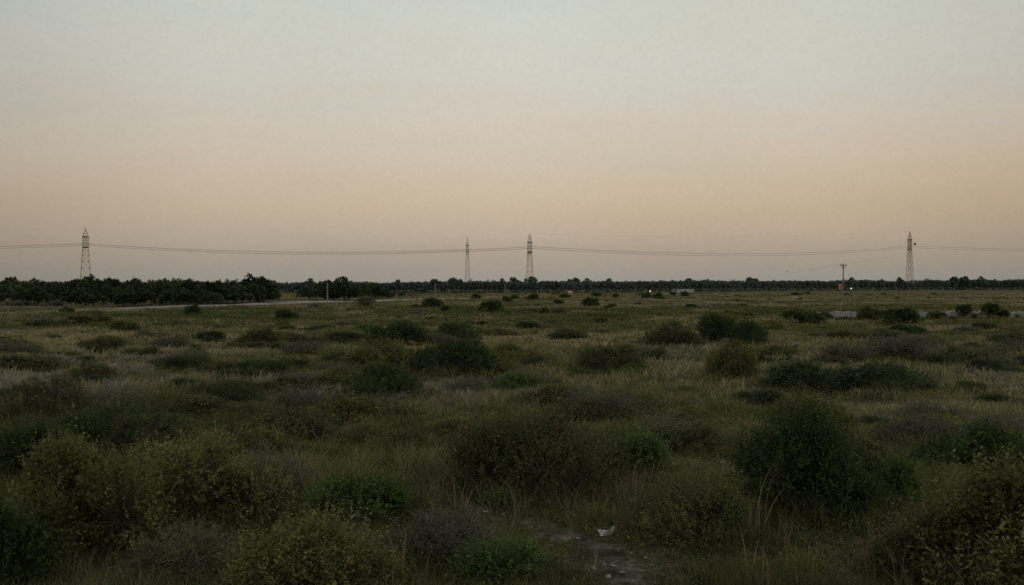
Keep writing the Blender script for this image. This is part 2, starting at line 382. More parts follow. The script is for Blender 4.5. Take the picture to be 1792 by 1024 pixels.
def leafy(seed, W, H, kind, n_twigs, lpt, leaf, twig, nl=9, trunk=0, stem_r=.012, up=.45, low=.08, slender=.55, sprout=.10, sticks=True, zc=.28, holes=.40, tone=.35, dry=0):
    """a shrub or tree crown: lobes carrying leafy twigs. Returns (foliage mesh, wood mesh)"""
    r = np.random.default_rng(seed)
    c1, c2, cd = [np.array(c) for c in PAL[kind]]
    base = trunk
    a = r.uniform(0, 2*np.pi, nl); q = np.sqrt(r.uniform(0, 1, nl)); q[0] = .25
    Hc = H-base
    lc = np.stack([np.cos(a)*q*W*.40, np.sin(a)*q*W*.40, base+Hc*(zc+.36*(1-q**2.5)*r.uniform(.15, 1.35, nl))], 1)
    lr = np.stack([W*r.uniform(.10, .24, nl)]*2+[Hc*r.uniform(.18, .40, nl)], 1)
    lc[:, 2] = np.minimum(lc[:, 2], H-lr[:, 2]*.95)
    wgt = lr[:, 0]*lr[:, 2]; L = r.choice(nl, n_twigs, p=wgt/wgt.sum())
    d = rdir(n_twigs, r); d[:, 2] = np.where(d[:, 2] < -.35, -d[:, 2], d[:, 2])
    rad = np.where(r.random(n_twigs) < .72, r.uniform(.78, 1.06, n_twigs), r.uniform(.35, .8, n_twigs))
    P = lc[L]+lr[L]*d*rad[:, None]
    # keep the outer skin: drop most twigs buried in another lobe
    inside = np.zeros(n_twigs, bool)
    for i in range(nl):
        inside |= ((((P-lc[i])/lr[i])**2).sum(1) < .45) & (L != i)
    gap = fbm(P[:, 0]*7/W+P[:, 2]*3/H+40+seed % 50, P[:, 1]*7/W-P[:, 2]*4/H+60, 2)       # thin places in the leafage
    keep = (~inside | (r.random(n_twigs) < .3)) & (P[:, 2] > low*H) & ((gap > holes) | (r.random(n_twigs) < .2))
    P = P[keep]; d = d[keep]; L = L[keep]; n = len(P)
    ax = nrm(d*.75+np.array([0, 0, up])+r.normal(size=(n, 3))*.35)
    tl_ = twig*r.uniform(.6, 1.4, n)
    spr = (r.random(n) < sprout) & (d[:, 2] > .2); tl_[spr] *= r.uniform(1.4, 2.2, spr.sum()); ax[spr] = nrm(ax[spr]+np.array([0, 0, .9]))
    k = lpt; t = np.tile((np.arange(k)+.6)/k, (n, 1))+r.uniform(-.1, .1, (n, k))
    pos = (P[:, None]+ax[:, None]*(t*tl_[:, None])[..., None]).reshape(-1, 3)
    A = np.repeat(ax, k, 0)
    side = nrm(np.cross(A, rdir(n*k, r)))
    ld = nrm(A*.55+side*.85+np.array([0, 0, .15]))
    nn = nrm(np.cross(ld, np.cross(A, ld))+np.array([0, 0, .3])+r.normal(size=(n*k, 3))*.8)
    ll = leaf*r.uniform(.6, 1.3, n*k)*(1.1-.35*t.ravel())
    u = np.clip(np.repeat(r.beta(1.6, 2.2, n), k)*.7+r.random(n*k)*.45, 0, 1)[:, None]
    C = c1*(1-u)+c2*u
    dead = r.random(n*k) < .025; C[dead] = cd
    C = C*np.repeat(r.uniform(1-tone, 1+tone, nl)[L]*r.uniform(.75, 1.25, n), k)[:, None]
    ll = ll*np.repeat(r.uniform(.7, 1.3, n), k)
    f = MB(); f.leaves(pos, ld, nn, ll, ll*slender*r.uniform(.8, 1.2, n*k), C)
    wd = MB(); bc = np.array(BARK.get(kind, (.085, .074, .055)))
    ns = min(nl, 9)
    if trunk:
        tp = np.array([[0, 0, -.1], [W*.01, 0, base*.6], [-W*.01, W*.01, base+Hc*.25], [0, 0, base+Hc*.55]])
        wd.tubes(tp[None], np.array([[stem_r*1.35, stem_r, stem_r*.75, stem_r*.3]]), 7, bc[None])
        s0 = np.tile(tp[2], (ns, 1))
    else:
        s0 = np.stack([r.normal(size=ns)*W*.04, r.normal(size=ns)*W*.04, np.full(ns, -.05)], 1)
    mid = (s0+lc[:ns])/2+r.normal(size=(ns, 3))*W*.03; mid[:, 2] += H*.05
    S = np.stack([s0, mid, lc[:ns]], 1)
    wd.tubes(S, np.tile(np.array([stem_r, stem_r*.75, stem_r*.45])*(.7 if trunk else 1), (ns, 1)), 5, np.tile(bc, (ns, 1)))
    if dry:                                    # dead wood standing out of the leaves
        st = lc[r.integers(0, nl, dry)]; dd = nrm(r.normal(size=(dry, 3))*np.array([.8, .8, .3])+np.array([0, 0, 1.]))
        kk = np.linspace(0, 1, 5)[None, :, None]; ln = (H*r.uniform(.35, .62, dry))[:, None, None]
        wd.tubes(st[:, None]+dd[:, None]*ln*kk+r.normal(size=(dry, 5, 3))*.02*kk, np.tile(np.linspace(.007, .002, 5), (dry, 1)), 4, np.array([.14, .125, .10])*r.uniform(.5, 1.2, dry)[:, None])
    if sticks:
        sel = r.random(n) < min(1, 900/n); st = lc[L[sel]]; en = P[sel]+ax[sel]*tl_[sel][:, None]*.8
        m_ = (st+en)/2+r.normal(size=st.shape)*W*.02
        wd.tubes(np.stack([st, m_, en], 1), np.tile(np.array([stem_r*.35, stem_r*.25, stem_r*.1]), (len(st), 1)), 3, np.tile(bc, (len(st), 1)))
    return fit(f, wd, W, H)

def fit(f, wd, W, H):
    """bring the grown plant to its width and height"""
    V = np.concatenate(f.V+wd.V); hx = np.percentile(np.abs(V[:, :2]-np.median(V[:, :2], 0)), 98.5); hz = np.percentile(V[:, 2], 99.6)
    k = np.array([W/2/hx, W/2/hx, H/hz])
    for b in (f, wd): b.V = [v*k for v in b.V]
    return f.mesh('foliage', None), wd.mesh('stems', None)

def twiggy(seed, W, H, n1=26, n2=9, n3=5, thick=.008, kind='gray', leafn=1500, leaf=.03):
    """bare grey brush: three orders of thin twigs with a few leaves"""
    r = np.random.default_rng(seed); wd = MB(); bc = np.array(BARK['gray'])
    a = r.uniform(0, 2*np.pi, n1); tilt = np.sqrt(r.uniform(0, 1, n1))
    end = np.stack([np.cos(a)*tilt*W*.42, np.sin(a)*tilt*W*.42, H*(.45+.5*(1-tilt**2))*r.uniform(.6, 1.05, n1)], 1)
    st = np.stack([np.cos(a)*W*.05, np.sin(a)*W*.05, np.full(n1, -.04)], 1)
    def curve(s, e, w):
        m1 = s+(e-s)*.4+r.normal(size=s.shape)*w; m2 = s+(e-s)*.72+r.normal(size=s.shape)*w
        return np.stack([s, m1, m2, e], 1)
    def col_(n): return bc*r.uniform(.55, 1.35, n)[:, None]
    S1 = curve(st, end, W*.03); wd.tubes(S1, np.tile(thick*np.array([1, .8, .6, .3]), (n1, 1)), 4, col_(n1))
    def branch(S, k, ln, th):
        n = len(S)*k; par = np.repeat(np.arange(len(S)), k); t = r.uniform(.25, 1, n)
        i0 = np.minimum((t*3).astype(int), 2); fr = (t*3-i0)[:, None]
        b = S[par, i0]*(1-fr)+S[par, i0+1]*fr
        dd = nrm(nrm(S[par, -1]-S[par, 0])*.6+rdir(n, r)*.9+np.array([0, 0, .25]))
        e = b+dd*(ln*r.uniform(.4, 1.2, n))[:, None]; e[:, 2] = np.maximum(e[:, 2], .02)
        C = curve(b, e, ln*.06); wd.tubes(C, np.tile(th*np.array([1, .8, .6, .3]), (n, 1)), 3, col_(n)); return C
    S2 = branch(S1, n2, H*.42, thick*.5); S3 = branch(S2, n3, H*.22, thick*.33)
    f = MB(); c1, c2, cd = [np.array(c) for c in PAL[kind]]
    pick = r.integers(0, len(S3), leafn); tt = r.integers(1, 4, leafn)
    pos = S3[pick, tt]; ld = rdir(leafn, r); u = r.random(leafn)[:, None]
    ll = leaf*r.uniform(.6, 1.3, leafn)
    f.leaves(pos, ld, rdir(leafn, r), ll, ll*.5, c1*(1-u)+c2*u)
    return fit(f, wd, W, H)

def fix(me, mat):
    me.materials.clear(); me.materials.append(mat); return me
PROTO = {}
def proto(kind, lod):
    """a few shared shrub meshes per kind and level of detail, as (foliage, stems, W, H)"""
    key = (kind, lod)
    if key not in PROTO:
        out = []
        for v in range(6):
            sd = hash_(kind, lod, v)
            if lod == 'far':
                W, H = 2.6, 1.5
                f, s = (twiggy(sd, W, H, 22, 6, 4, .03, 'gray', 1200, .16) if kind == 'gray' else leafy(sd, W, H, kind, 700, 6, .16, .22, 11+v, stem_r=.03, low=.0, zc=.16, sprout=.05, sticks=False, holes=.28))
            else:
                W, H = 3.0, 1.5
                f, s = (twiggy(sd, W, H, 30, 9, 6, .014, 'gray', 4200, .075) if kind == 'gray' else leafy(sd, W, H, kind, 1700, 8, .085, .26, 12+v, stem_r=.022, low=.0, zc=.16, dry=5, holes=.30 if kind in ('dark', 'green') else .4))
            fix(f, M['leaf']); fix(s, M['bark']); out.append((f, s, W, H))
        PROTO[key] = out
    return PROTO[key]
def hash_(*a):
    h = 17
    for c in '|'.join(str(q) for q in a): h = (h*31+ord(c)) % 1000003
    return h

KN = {'dark': 'dark_bush', 'green': 'green_bush', 'olive': 'olive_bush', 'bright': 'olive_bush', 'brown': 'brown_bush', 'gray': 'twiggy_shrub', 'tree': 'tree'}
cnt = 0
taken = []
skirts = []
def put_shrub(px, py, wpx, hpx, kind, label, group=None, lod=None, custom=None, cat='bush'):
    """a shrub of the photo: foot of the shrub at (px, py), width and height as they measure there"""
    global cnt; cnt += 1
    x, D = at(px, py); s = D/F_PX; W, H = wpx*s, hpx*s
    if custom is None and D < 75 and wpx > 40: W *= 1.12; H *= 1.04
    D2 = D+W*.3; x = x*D2/D
    taken.append((x, D2, W/2)); skirts.append((x, D2, W/2, H, kind))
    root = thing(KN[kind], label, cat, (x, D2, gzf(x, D2)-.03), (cnt*2.399) % 6.283, group)
    if custom is not None:
        f, sm = custom(W*1.04, H*1.02)
        fix(f, M['leaf']); fix(sm, M['bark'])
    else:
        lod = lod or ('far' if D > 70 else 'mid')
        f, sm, W0, H0 = proto(kind, lod)[(cnt*5) % 6 if cnt % 3 else (cnt+2) % 6]
        root.scale = (W/W0*1.03, W/W0*1.03, H/H0*(1.12 if D > 45 else 1.05))
    link('foliage', f, root); link('stems', sm, root)
    return root

# --- small shrubs far out on the plain
FAR = [
 (337, 557, 30, 21, 'dark', 'small round dark bush standing alone just below the pale track on the left'),
 (499, 563, 38, 21, 'dark', 'round dark bush alone in the grass, right of the lone one near the track'),
 (757, 540, 40, 19, 'dark', 'pointed dark bush just below the right end of the pale track'),
 (728, 541, 15, 9, 'dark', 'tiny dark bush hard against the left side of the pointed bush below the track'),
 (781, 547, 20, 11, 'dark', 'tiny low bush touching the right foot of the pointed bush below the track'),
 (858, 549, 38, 23, 'dark', 'dome shaped dark bush in the middle of the plain, left of the grey brush strip'),
 (1033, 537, 34, 16, 'dark', 'low dark dome bush alone on the plain right of the lattice towers'),
 (1132, 523, 18, 11, 'dark', 'left one of the twin small dark bushes under the warm lamp'),
 (1151, 523, 20, 11, 'dark', 'right one of the twin small dark bushes under the warm lamp'),
 (1178, 518, 10, 7, 'dark', 'tiny dark bush before the left half of the long pale building'),
 (1197, 519, 16, 9, 'dark', 'small dark bush before the right half of the long pale building'),
 (937, 525, 20, 11, 'dark', 'small dark bush in front of the wider middle tower'),
 (834, 524, 18, 9, 'dark', 'small dark bush just right of the slim middle tower foot'),
 (900, 524, 17, 8, 'dark', 'small dark bush between the two middle towers, right one of two'),
 (885, 525, 14, 7, 'brown', 'small brownish bush between the two middle towers, left one of two'),
 (985, 522, 22, 7, 'dark', 'flat dark bush just left of the salmon shed'),
 (976, 533, 18, 8, 'dark', 'small low dark bush below and left of the salmon shed'),
 (1043, 519, 18, 6, 'dark', 'flat little bush right of the salmon shed'),
 (1077, 522, 12, 7, 'dark', 'tiny dark bush halfway from the salmon shed to the warm lamp'),
 (1393, 517, 22, 5, 'dark', 'flat dark bush far out below the wood, left of the utility pole'),
 (1156, 556, 16, 8, 'dark', 'small dark bush on the open plain below the twin bushes'),
 (549, 539, 26, 8, 'gray', 'low grey brush beside the foot of the nearest slim pole'),
 (640, 537, 40, 17, 'gray', 'thin wispy grey shrub in front of the pale track'),
 (730, 552, 60, 11, 'gray', 'faint grey brush patch under the pointed bush'),
 (925, 549, 50, 13, 'gray', 'grey brush right beside the dome shaped bush, left end of the grey strip'),
 (975, 549, 50, 12, 'gray', 'grey brush at the right end of the grey strip'),
 (950, 549, 22, 11, 'brown', 'dark clump in the middle of the grey brush strip'),
 (118, 550, 26, 12, 'brown', 'small brown bush covering the left end of the pale track'),
 (150, 571, 92, 17, 'brown', 'long low brown thicket under the left end of the pale track'),
 (70, 571, 60, 15, 'gray', 'low grey thicket near the left edge under the grove'),
 (218, 584, 46, 20, 'brown', 'small dark mound below the long brown thicket'),
 (640, 583, 44, 10, 'green', 'flat green patch bush in the grass below the pale track'),
 (567, 582, 70, 9, 'dark', 'long flat dark shrub in the grass left of the green patch'),
 (600, 572, 26, 9, 'gray', 'small grey shrub above the long flat dark shrub'),
 (1398, 567, 80, 22, 'dark', 'wide dark bush at the left end of the low pale wall'),
 (1530, 563, 62, 24, 'brown', 'brown bush in front of the low pale wall, left of the dark green one'),
 (1580, 569, 66, 29, 'dark', 'tall dark green bush rising in front of the low pale wall'),
 (1638, 559, 30, 15, 'brown', 'brown bush before the wall, just right of the tall dark green one'),
 (1445, 559, 26, 13, 'brown', 'small brown bush filling the first gap of the low pale wall'),
 (1687, 558, 24, 24, 'dark', 'spiky dark bush in front of the right half of the low pale wall'),
 (1736, 560, 34, 26, 'dark', 'bushy dark shrub next to the spiky one before the low pale wall'),
 (1478, 561, 34, 8, 'brown', 'low weeds at the foot of the longest bare piece of the low wall'),
 (1668, 560, 16, 8, 'gray', 'small grey shrub before the wall left of the spiky bush'),
 (1707, 560, 14, 10, 'brown', 'small brown shrub before the wall between the spiky and the bushy one'),
 (1782, 559, 12, 9, 'gray', 'tiny grey shrub before the last visible piece of the wall'),
 (1760, 560, 20, 15, 'dark', 'low dark shrub against the wall nearest the right edge of the picture'),
]
# --- middle distance
MID = [
 (180, 618, 78, 28, 'brown', 'dark rounded mound of scrub in the left middle field'),
 (300, 611, 60, 26, 'gray', 'grey twiggy shrub right of the rounded dark mound in the left field'),
 (457, 603, 78, 31, 'brown', 'dark wispy bush between the left grey shrub and the central bushes'),
 (262, 596, 50, 16, 'gray', 'small pale grey shrub above the left twiggy one'),
 (52, 657, 110, 30, 'brown', 'long dark scrub mound at the left edge of the middle field'),
 (30, 625, 70, 24, 'gray', 'grey scrub at the far left edge above the long dark mound'),
 (692, 611, 108, 42, 'dark', 'wide dark green bush left of the neat rounded one'),
 (689, 585, 26, 15, 'olive', 'small bush peeping over the wide dark green one'),
 (798, 597, 72, 31, 'dark', 'neat rounded dark green bush above the big central bush'),
 (795, 661, 140, 66, 'dark', 'big dark green bush in the centre, spreading below the neat rounded one'),
 (664, 648, 110, 50, 'olive', 'feathery olive bush left of the big central bush'),
 (675, 704, 120, 64, 'dark', 'dark green domed bush below the feathery olive one'),
 (650, 748, 215, 54, 'olive', 'very wide olive thicket under the dark green domed bush'),
 (525, 722, 105, 50, 'gray', 'dusky grey brush left of the dark green domed bush'),
 (200, 712, 120, 38, 'gray', 'grey brush patch in the left field below the long mound'),
 (395, 665, 90, 26, 'brown', 'low brown scrub in the grass of the left centre'),
 (330, 632, 60, 18, 'brown', 'little brown scrub under the left twiggy shrub'),
 (1170, 616, 98, 44, 'brown', 'rounded dark bush left of the tallest right hand bush'),
 (1262, 611, 74, 56, 'dark', 'tall dark bush of a pair, left one, right of centre'),
 (1315, 612, 62, 46, 'dark', 'slightly lower dark bush of the pair, right one'),
 (1280, 664, 84, 64, 'olive', 'upright olive bush standing in front of the tall dark pair'),
 (1070, 650, 126, 48, 'brown', 'spreading brownish bush between the centre and the rounded dark bush'),
 (1115, 656, 62, 26, 'green', 'low green bush at the right foot of the spreading brownish bush'),
 (942, 641, 62, 20, 'brown', 'small dark scrub clump right of the big central bush'),
 (905, 682, 90, 34, 'green', 'low fresh green bush right below the big central bush'),
 (820, 690, 90, 32, 'gray', 'grey twigs at the foot of the big central bush'),
 (962, 587, 14, 9, 'dark', 'tiny dark bush in the open grass right of the neat rounded bush'),
 (945, 573, 46, 9, 'gray', 'flat grey shrub in the open grass in the middle of the plain'),
 (1052, 582, 40, 8, 'gray', 'thin grey shrub line in the open grass left of the rounded dark bush'),
 (1572, 632, 150, 44, 'gray', 'wide grey brush patch on the right below the low wall'),
 (1478, 603, 66, 22, 'brown', 'dim bush above the bare pale twigs on the right'),
 (1480, 634, 80, 36, 'gray', 'pale bare twiggy shrub left of the wide grey brush patch'),
 (1690, 636, 96, 26, 'brown', 'dark low mound right of the wide grey brush patch'),
 (1765, 628, 70, 26, 'gray', 'grey mound at the right edge beside the dark low mound'),
 (1765, 603, 70, 20, 'brown', 'dark scrub at the right edge under the wall'),
 (1560, 694, 150, 52, 'dark', 'right half of the very dark broad thicket on the right'),
 (1430, 693, 170, 52, 'dark', 'left half of the very dark broad thicket on the right'),
 (1050, 728, 150, 46, 'gray', 'bare grey brush in the centre right of the picture'),
 (1180, 772, 140, 46, 'gray', 'grey mauve brush above the right front bushes'),
 (935, 748, 84, 34, 'bright', 'yellow green low bush left of the bare grey brush'),
 (1225, 708, 76, 20, 'green', 'flat bright green shrub under the upright olive bush'),
 (1640, 740, 120, 34, 'gray', 'grey brush in the right field below the dark thicket'),
 (1690, 690, 70, 22, 'brown', 'small brown scrub right of the dark thicket'),
 (720, 795, 120, 42, 'olive', 'low olive bush above the sandy path'),
 (620, 775, 90, 32, 'gray', 'dry grey tuft of brush above the tall grass clump'),
 (800, 770, 90, 40, 'olive', 'small olive shrub left of the broad dark front bush'),
]
for a in FAR: put_shrub(*a)
for a in MID: put_shrub(*a)

# --- foreground shrubs, each grown for its own place
def near(kind, seed, n, leaf=.045, twig=.2, lpt=10, nl=11, **k):
    return lambda W, H: leafy(seed, W, H, kind, int(n*1.3), lpt, leaf*1.22, twig*1.1, nl+5, stem_r=.017, low=0, zc=.16, dry=14, holes=.45, **k)
def nearg(seed, n1=34, n2=12, n3=7, leafn=5000, kind='gray', leaf=.03):
    return lambda W, H: twiggy(seed, W, H, n1, n2, n3, .009, kind, leafn, leaf)
NEAR = [
 (225, 800, 230, 92, 'dark', 'dark green bush on the left behind the big olive bush', near('dark', 11, 1700, .05)),
 (60, 742, 210, 90, 'brown', 'dusky bush at the left edge above the dark green bush', near('brown', 12, 1500, .05)),
 (40, 850, 190, 110, 'dark', 'deep shadowy bush at the left edge behind the olive bush', near('dark', 13, 1500, .05)),
 (130, 1010, 270, 235, 'olive', 'big olive broad leaved bush in the bottom left corner', near('olive', 14, 2600, .05, .24)),
 (-20, 1060, 180, 190, 'dark', 'dark green bush cut by the left edge at the bottom', near('dark', 15, 1800, .05)),
 (335, 950, 290, 180, 'brown', 'broad brownish olive bush right of the big olive corner bush', near('olive', 16, 2300, .042, .2)),
 (460, 900, 170, 110, 'gray', 'grey tangle of bare twigs beside the brownish olive bush', nearg(17)),
 (330, 1040, 190, 110, 'gray', 'grey bare tangle at the bottom between the corner bush and the yellow olive bush', nearg(18, kind='olive')),
 (560, 1065, 290, 150, 'bright', 'yellow olive leafy bush at the bottom left of centre', near('bright', 19, 2300, .045, .26, sprout=.25)),
 (625, 925, 190, 86, 'dark', 'dark green low bush above the yellow olive one', near('green', 20, 1700, .04)),
 (775, 1000, 190, 96, 'gray', 'grey twiggy bush at the bottom centre left of the sandy path', nearg(21)),
 (880, 1030, 160, 84, 'green', 'low brown green bush at the bottom centre beside the sandy path', near('green', 22, 1500, .035)),
 (955, 890, 330, 160, 'brown', 'broad dark bush in the front centre behind the path', near('brown', 23, 3800, .045, .24)),
 (1105, 850, 130, 100, 'green', 'bright green leaved bush at the right end of the broad dark front bush', near('green', 24, 1300, .045, .24, sprout=.3)),
 (1395, 920, 230, 205, 'dark', 'huge dark bush right of centre in the foreground', near('dark', 25, 2800, .05, .26, sprout=.2)),
 (1475, 890, 160, 150, 'brown', 'dusky bush leaning on the right of the huge dark bush', near('brown', 39, 1500, .045)),
 (1555, 895, 120, 95, 'dark', 'low dark green bush at the right end of the huge dark bush', near('green', 26, 1300, .045)),
 (1475, 930, 150, 110, 'dark', 'dark low bush filling the gap under the huge dark bush', near('dark', 37, 1300, .05)),
 (1240, 965, 240, 140, 'olive', 'olive weedy bush in front of the huge dark bush', near('olive', 27, 2000, .035, .28, sprout=.3, slender=.35)),
 (1265, 960, 90, 95, 'green', 'small fresh green leafy plant in front of the olive weedy bush', near('green', 28, 500, .05, .2)),
 (1725, 845, 210, 100, 'dark', 'dark green bush at the right edge behind the corner bush', near('dark', 29, 1900, .05)),
 (1725, 1070, 280, 250, 'olive', 'big olive leaved bush in the bottom right corner with sprigs rising', near('olive', 30, 2700, .055, .3, sprout=.25)),
 (1590, 1040, 120, 120, 'brown', 'dusky small bush left of the bottom right corner bush', near('brown', 31, 1100, .04)),
 (870, 897, 70, 40, 'green', 'small fresh green weed left of the path bend', near('green', 32, 300, .05, .16)),
 (1150, 905, 70, 44, 'green', 'small dark green weed behind the white litter', near('green', 33, 320, .045, .16)),
 (1400, 790, 170, 100, 'olive', 'olive crown of scrub behind the huge dark bush', near('olive', 34, 1300, .05)),
 (1620, 790, 150, 60, 'gray', 'grey brush between the huge dark bush and the right edge', nearg(35)),
 (430, 810, 150, 70, 'olive', 'olive scrub behind the grey tangle on the left', near('olive', 36, 1300, .045)),
]
for a in NEAR:
    put_shrub(*a[:6], custom=a[6])

# --- small unnamed scrub scattered over the plain
FILL = {
 'gray': ('small grey twiggy scrub scattered in the open grass between the larger bushes', 'small grey scrub in the grass'),
 'brown': ('small low brown scrub scattered in the open grass between the larger bushes', 'small brown scrub in the grass'),
 'olive': ('small low olive scrub scattered in the open grass between the larger bushes', 'small olive scrub in the grass'),
 'dark': ('little dark green scrub scattered in open grass between larger bushes', 'little dark scrub in the grass'),
}
fr = np.random.default_rng(91); made = 0
while made < 258:
    py = 514+300*fr.random()**1.35; px = fr.uniform(-20, 1812)
    x, D = at(px, py); wpx = (8+(py-501)*.30)*fr.uniform(.5, 1.3)*(1 if py < 575 else 1.45); W = wpx*D/F_PX
    if D > 480 or near_road(x, D) < 15: continue
    if any(math.hypot(x-a, D-b) < (c+W/2)*.72 for a, b, c in taken): continue
    if 1400 < px < 1792 and 535 < py < 575: continue
    k = fr.choice(['gray', 'brown', 'olive', 'dark'], p=[.20, .28, .26, .26])
    put_shrub(px, py, wpx, wpx*(fr.uniform(.18, .34) if py < 575 else fr.uniform(.20, .36)), k, *FILL[k]); made += 1

# --- tall grasses, dry stalks, bare branches in the foreground
def blades(r, n, spread, h, wdt, c1, c2, lean=.35, seg=4):
    mb = MB(); a = r.uniform(0, 2*np.pi, n); q = np.sqrt(r.random(n))*spread
    b = np.stack([np.cos(a)*q, np.sin(a)*q, np.full(n, -.03)], 1)
    out = np.stack([np.cos(a), np.sin(a), np.zeros(n)], 1)+r.normal(size=(n, 3))*np.array([.6, .6, 0])
    hh = h*r.uniform(.5, 1.1, n); t = np.linspace(0, 1, seg+1)
    ln = lean*hh*r.uniform(.3, 1.3, n)
    C = b[:, None]+out[:, None]*(ln[:, None]*t**2)[..., None]; C[..., 2] += hh[:, None]*(t-.18*t**3)
    th = r.uniform(0, 2*np.pi, n); sd = np.stack([np.cos(th), np.sin(th), np.zeros(n)], 1)
    ww = wdt*(1-t**1.5*.95)
    V = np.stack([C-sd[:, None]*ww[:, None], C+sd[:, None]*ww[:, None]], 2)
    idx = np.arange(n*(seg+1)*2).reshape(n, seg+1, 2)
    qd = np.stack([idx[:, :-1, 0], idx[:, :-1, 1], idx[:, 1:, 1], idx[:, 1:, 0]], -1).reshape(-1, 4)
    u = r.random(n)[:, None]; cc = np.repeat(np.array(c1)*(1-u)+np.array(c2)*u, (seg+1)*2, 0)
    mb.add(V.reshape(-1, 3), [qd], cc); return mb
def put_flat(name, px, py, label, cat, mb, mat, group=None):
    x, D = at(px, py); o = mb.build(name, M[mat]); o.location = (x, D, gzf(x, D)); return tag(o, label, cat, group)
STRAW = ((.10, .085, .035), (.20, .155, .07)); LIVE = ((.05, .058, .018), (.11, .11, .038))
GR = [(638, 832, 72, 160, *LIVE, 'tall tussock of olive grass at the upper end of the sandy path'),
      (985, 890, 95, 60, *LIVE, 'tall thin grass stems before the broad dark front bush'),
      (570, 800, 45, 90, *LIVE, 'smaller tussock of grass left of the tall one'),
      (1500, 940, 60, 70, *LIVE, 'grass tuft at the foot of the huge dark bush'),
      (1410, 1015, 60, 110, *LIVE, 'olive grass tuft at the bottom right of centre'),
      (1190, 900, 40, 60, *LIVE, 'little grass tuft at the left side of the olive weedy bush')]
for i, (px, py, hp, n, c1, c2, lb) in enumerate(GR):
    D = at(px, py)[1]; put_flat('grass_tussock', px, py, lb, 'grass clump', blades(np.random.default_rng(200+i), n, .22, hp*D/F_PX, .006, c1, c2), 'grass')
ST = [(705, 1030, 150, 9, .16, 'long dry straw stalks rising at the bottom left of the sandy path'),
      (845, 897, 70, 2, .03, 'single straight dry stalk beside the bend of the path'),
      (733, 900, 72, 2, .03, 'single dry stalk leaning left, above the grey twiggy bush'),
      (1515, 925, 100, 6, .25, 'thin pale stalks in front of the huge dark bush'),
      (1320, 945, 140, 12, .18, 'tall yellowish weed stems growing through the olive weedy bush'),
      (1350, 1035, 120, 7, .3, 'dry upright stalks at the bottom edge right of the sandy path'),
      (640, 1000, 110, 5, .12, 'dry stalks standing in the yellow olive bush'),
      (875, 1030, 90, 3, .06, 'curved dry stalk beside the low brown green bush')]
for i, (px, py, hp, n, sp, lb) in enumerate(ST):
    D = at(px, py)[1]; mb = blades(np.random.default_rng(300+i), n, sp, hp*D/F_PX*1.05, .007, *STRAW, lean=.22 if i != 5 else .7, seg=6)
    put_flat('dry_stalk', px, py, lb, 'dry stalks', mb, 'grass')
sr = np.random.default_rng(808)
for i in range(26):
    py = sr.uniform(800, 1040); px = sr.uniform(-10, 1800); D = at(px, py)[1]
    mb = blades(np.random.default_rng(350+i), int(sr.integers(2, 7)), sr.uniform(.03, .25), sr.uniform(60, 125)*D/F_PX, .006, (.085, .075, .038), (.17, .14, .075), lean=sr.uniform(.15, .5), seg=6)
    put_flat('dry_stalk', px, py, 'few pale dry stalks standing among the front shrubs', 'dry stalks', mb, 'grass', 'pale dry stalks among the front shrubs')
def bare_branch(seed, H, W, n=3):
    r = np.random.default_rng(seed); wd = MB(); bc = np.array((.17, .155, .13))
    S = []
    for i in range(n):
        d = nrm(np.array([r.uniform(-1, 1)*W*1.4/H, r.uniform(-.3, .3), r.uniform(.7, 1)])); p = np.zeros(3); P = [p]
        for j in range(7):
            d = nrm(d+r.normal(size=3)*.16+np.array([0, 0, .03])); p = p+d*H*r.uniform(.11, .16); P.append(p)
        S.append(P)
    S = np.array(S); wd.tubes(S, np.tile(np.linspace(.010, .003, 8), (n, 1)), 5, np.tile(bc, (n, 1)))
    T = []
    for q in S:
        for j in (3, 4, 5, 6):
            d = nrm(nrm(q[j]-q[j-1])+r.normal(size=3)*np.array([.6, .5, .35])); p = q[j]; P = [p]
            for m_ in range(4):
                d = nrm(d+r.normal(size=3)*.2); p = p+d*H*r.uniform(.03, .075); P.append(p)
            T.append(P)
    wd.tubes(np.array(T), np.tile(np.linspace(.005, .0015, 5), (len(T), 1)), 4, np.tile(bc, (len(T), 1))); return wd
BB = [(462, 880, 100, .12, 1, 'pale bare curved branch rising from the grey tangle on the left'),
      (470, 935, 70, .5, 3, 'pale bluish bare branches low in the grey tangle on the left'),
      (285, 965, 130, .3, 2, 'thin bare branch between the two olive bushes on the left'),
      (1415, 735, 55, .35, 4, 'bare forked twigs sticking out above the huge dark bush'),
      (1065, 722, 40, .3, 2, 'bare pale forked twig over the grey brush right of centre'),
      (800, 985, 50, .4, 3, 'bare leaning twig in the grey twiggy bush at the bottom centre'),
      (1315, 850, 60, .3, 3, 'bare twigs above the olive weedy bush')]
for i, (px, py, hp, wd_, n, lb) in enumerate(BB):
    D = at(px, py)[1]; put_flat('bare_branch', px, py, lb, 'branch', bare_branch(400+i, hp*D/F_PX*1.1, wd_, n), 'bark')

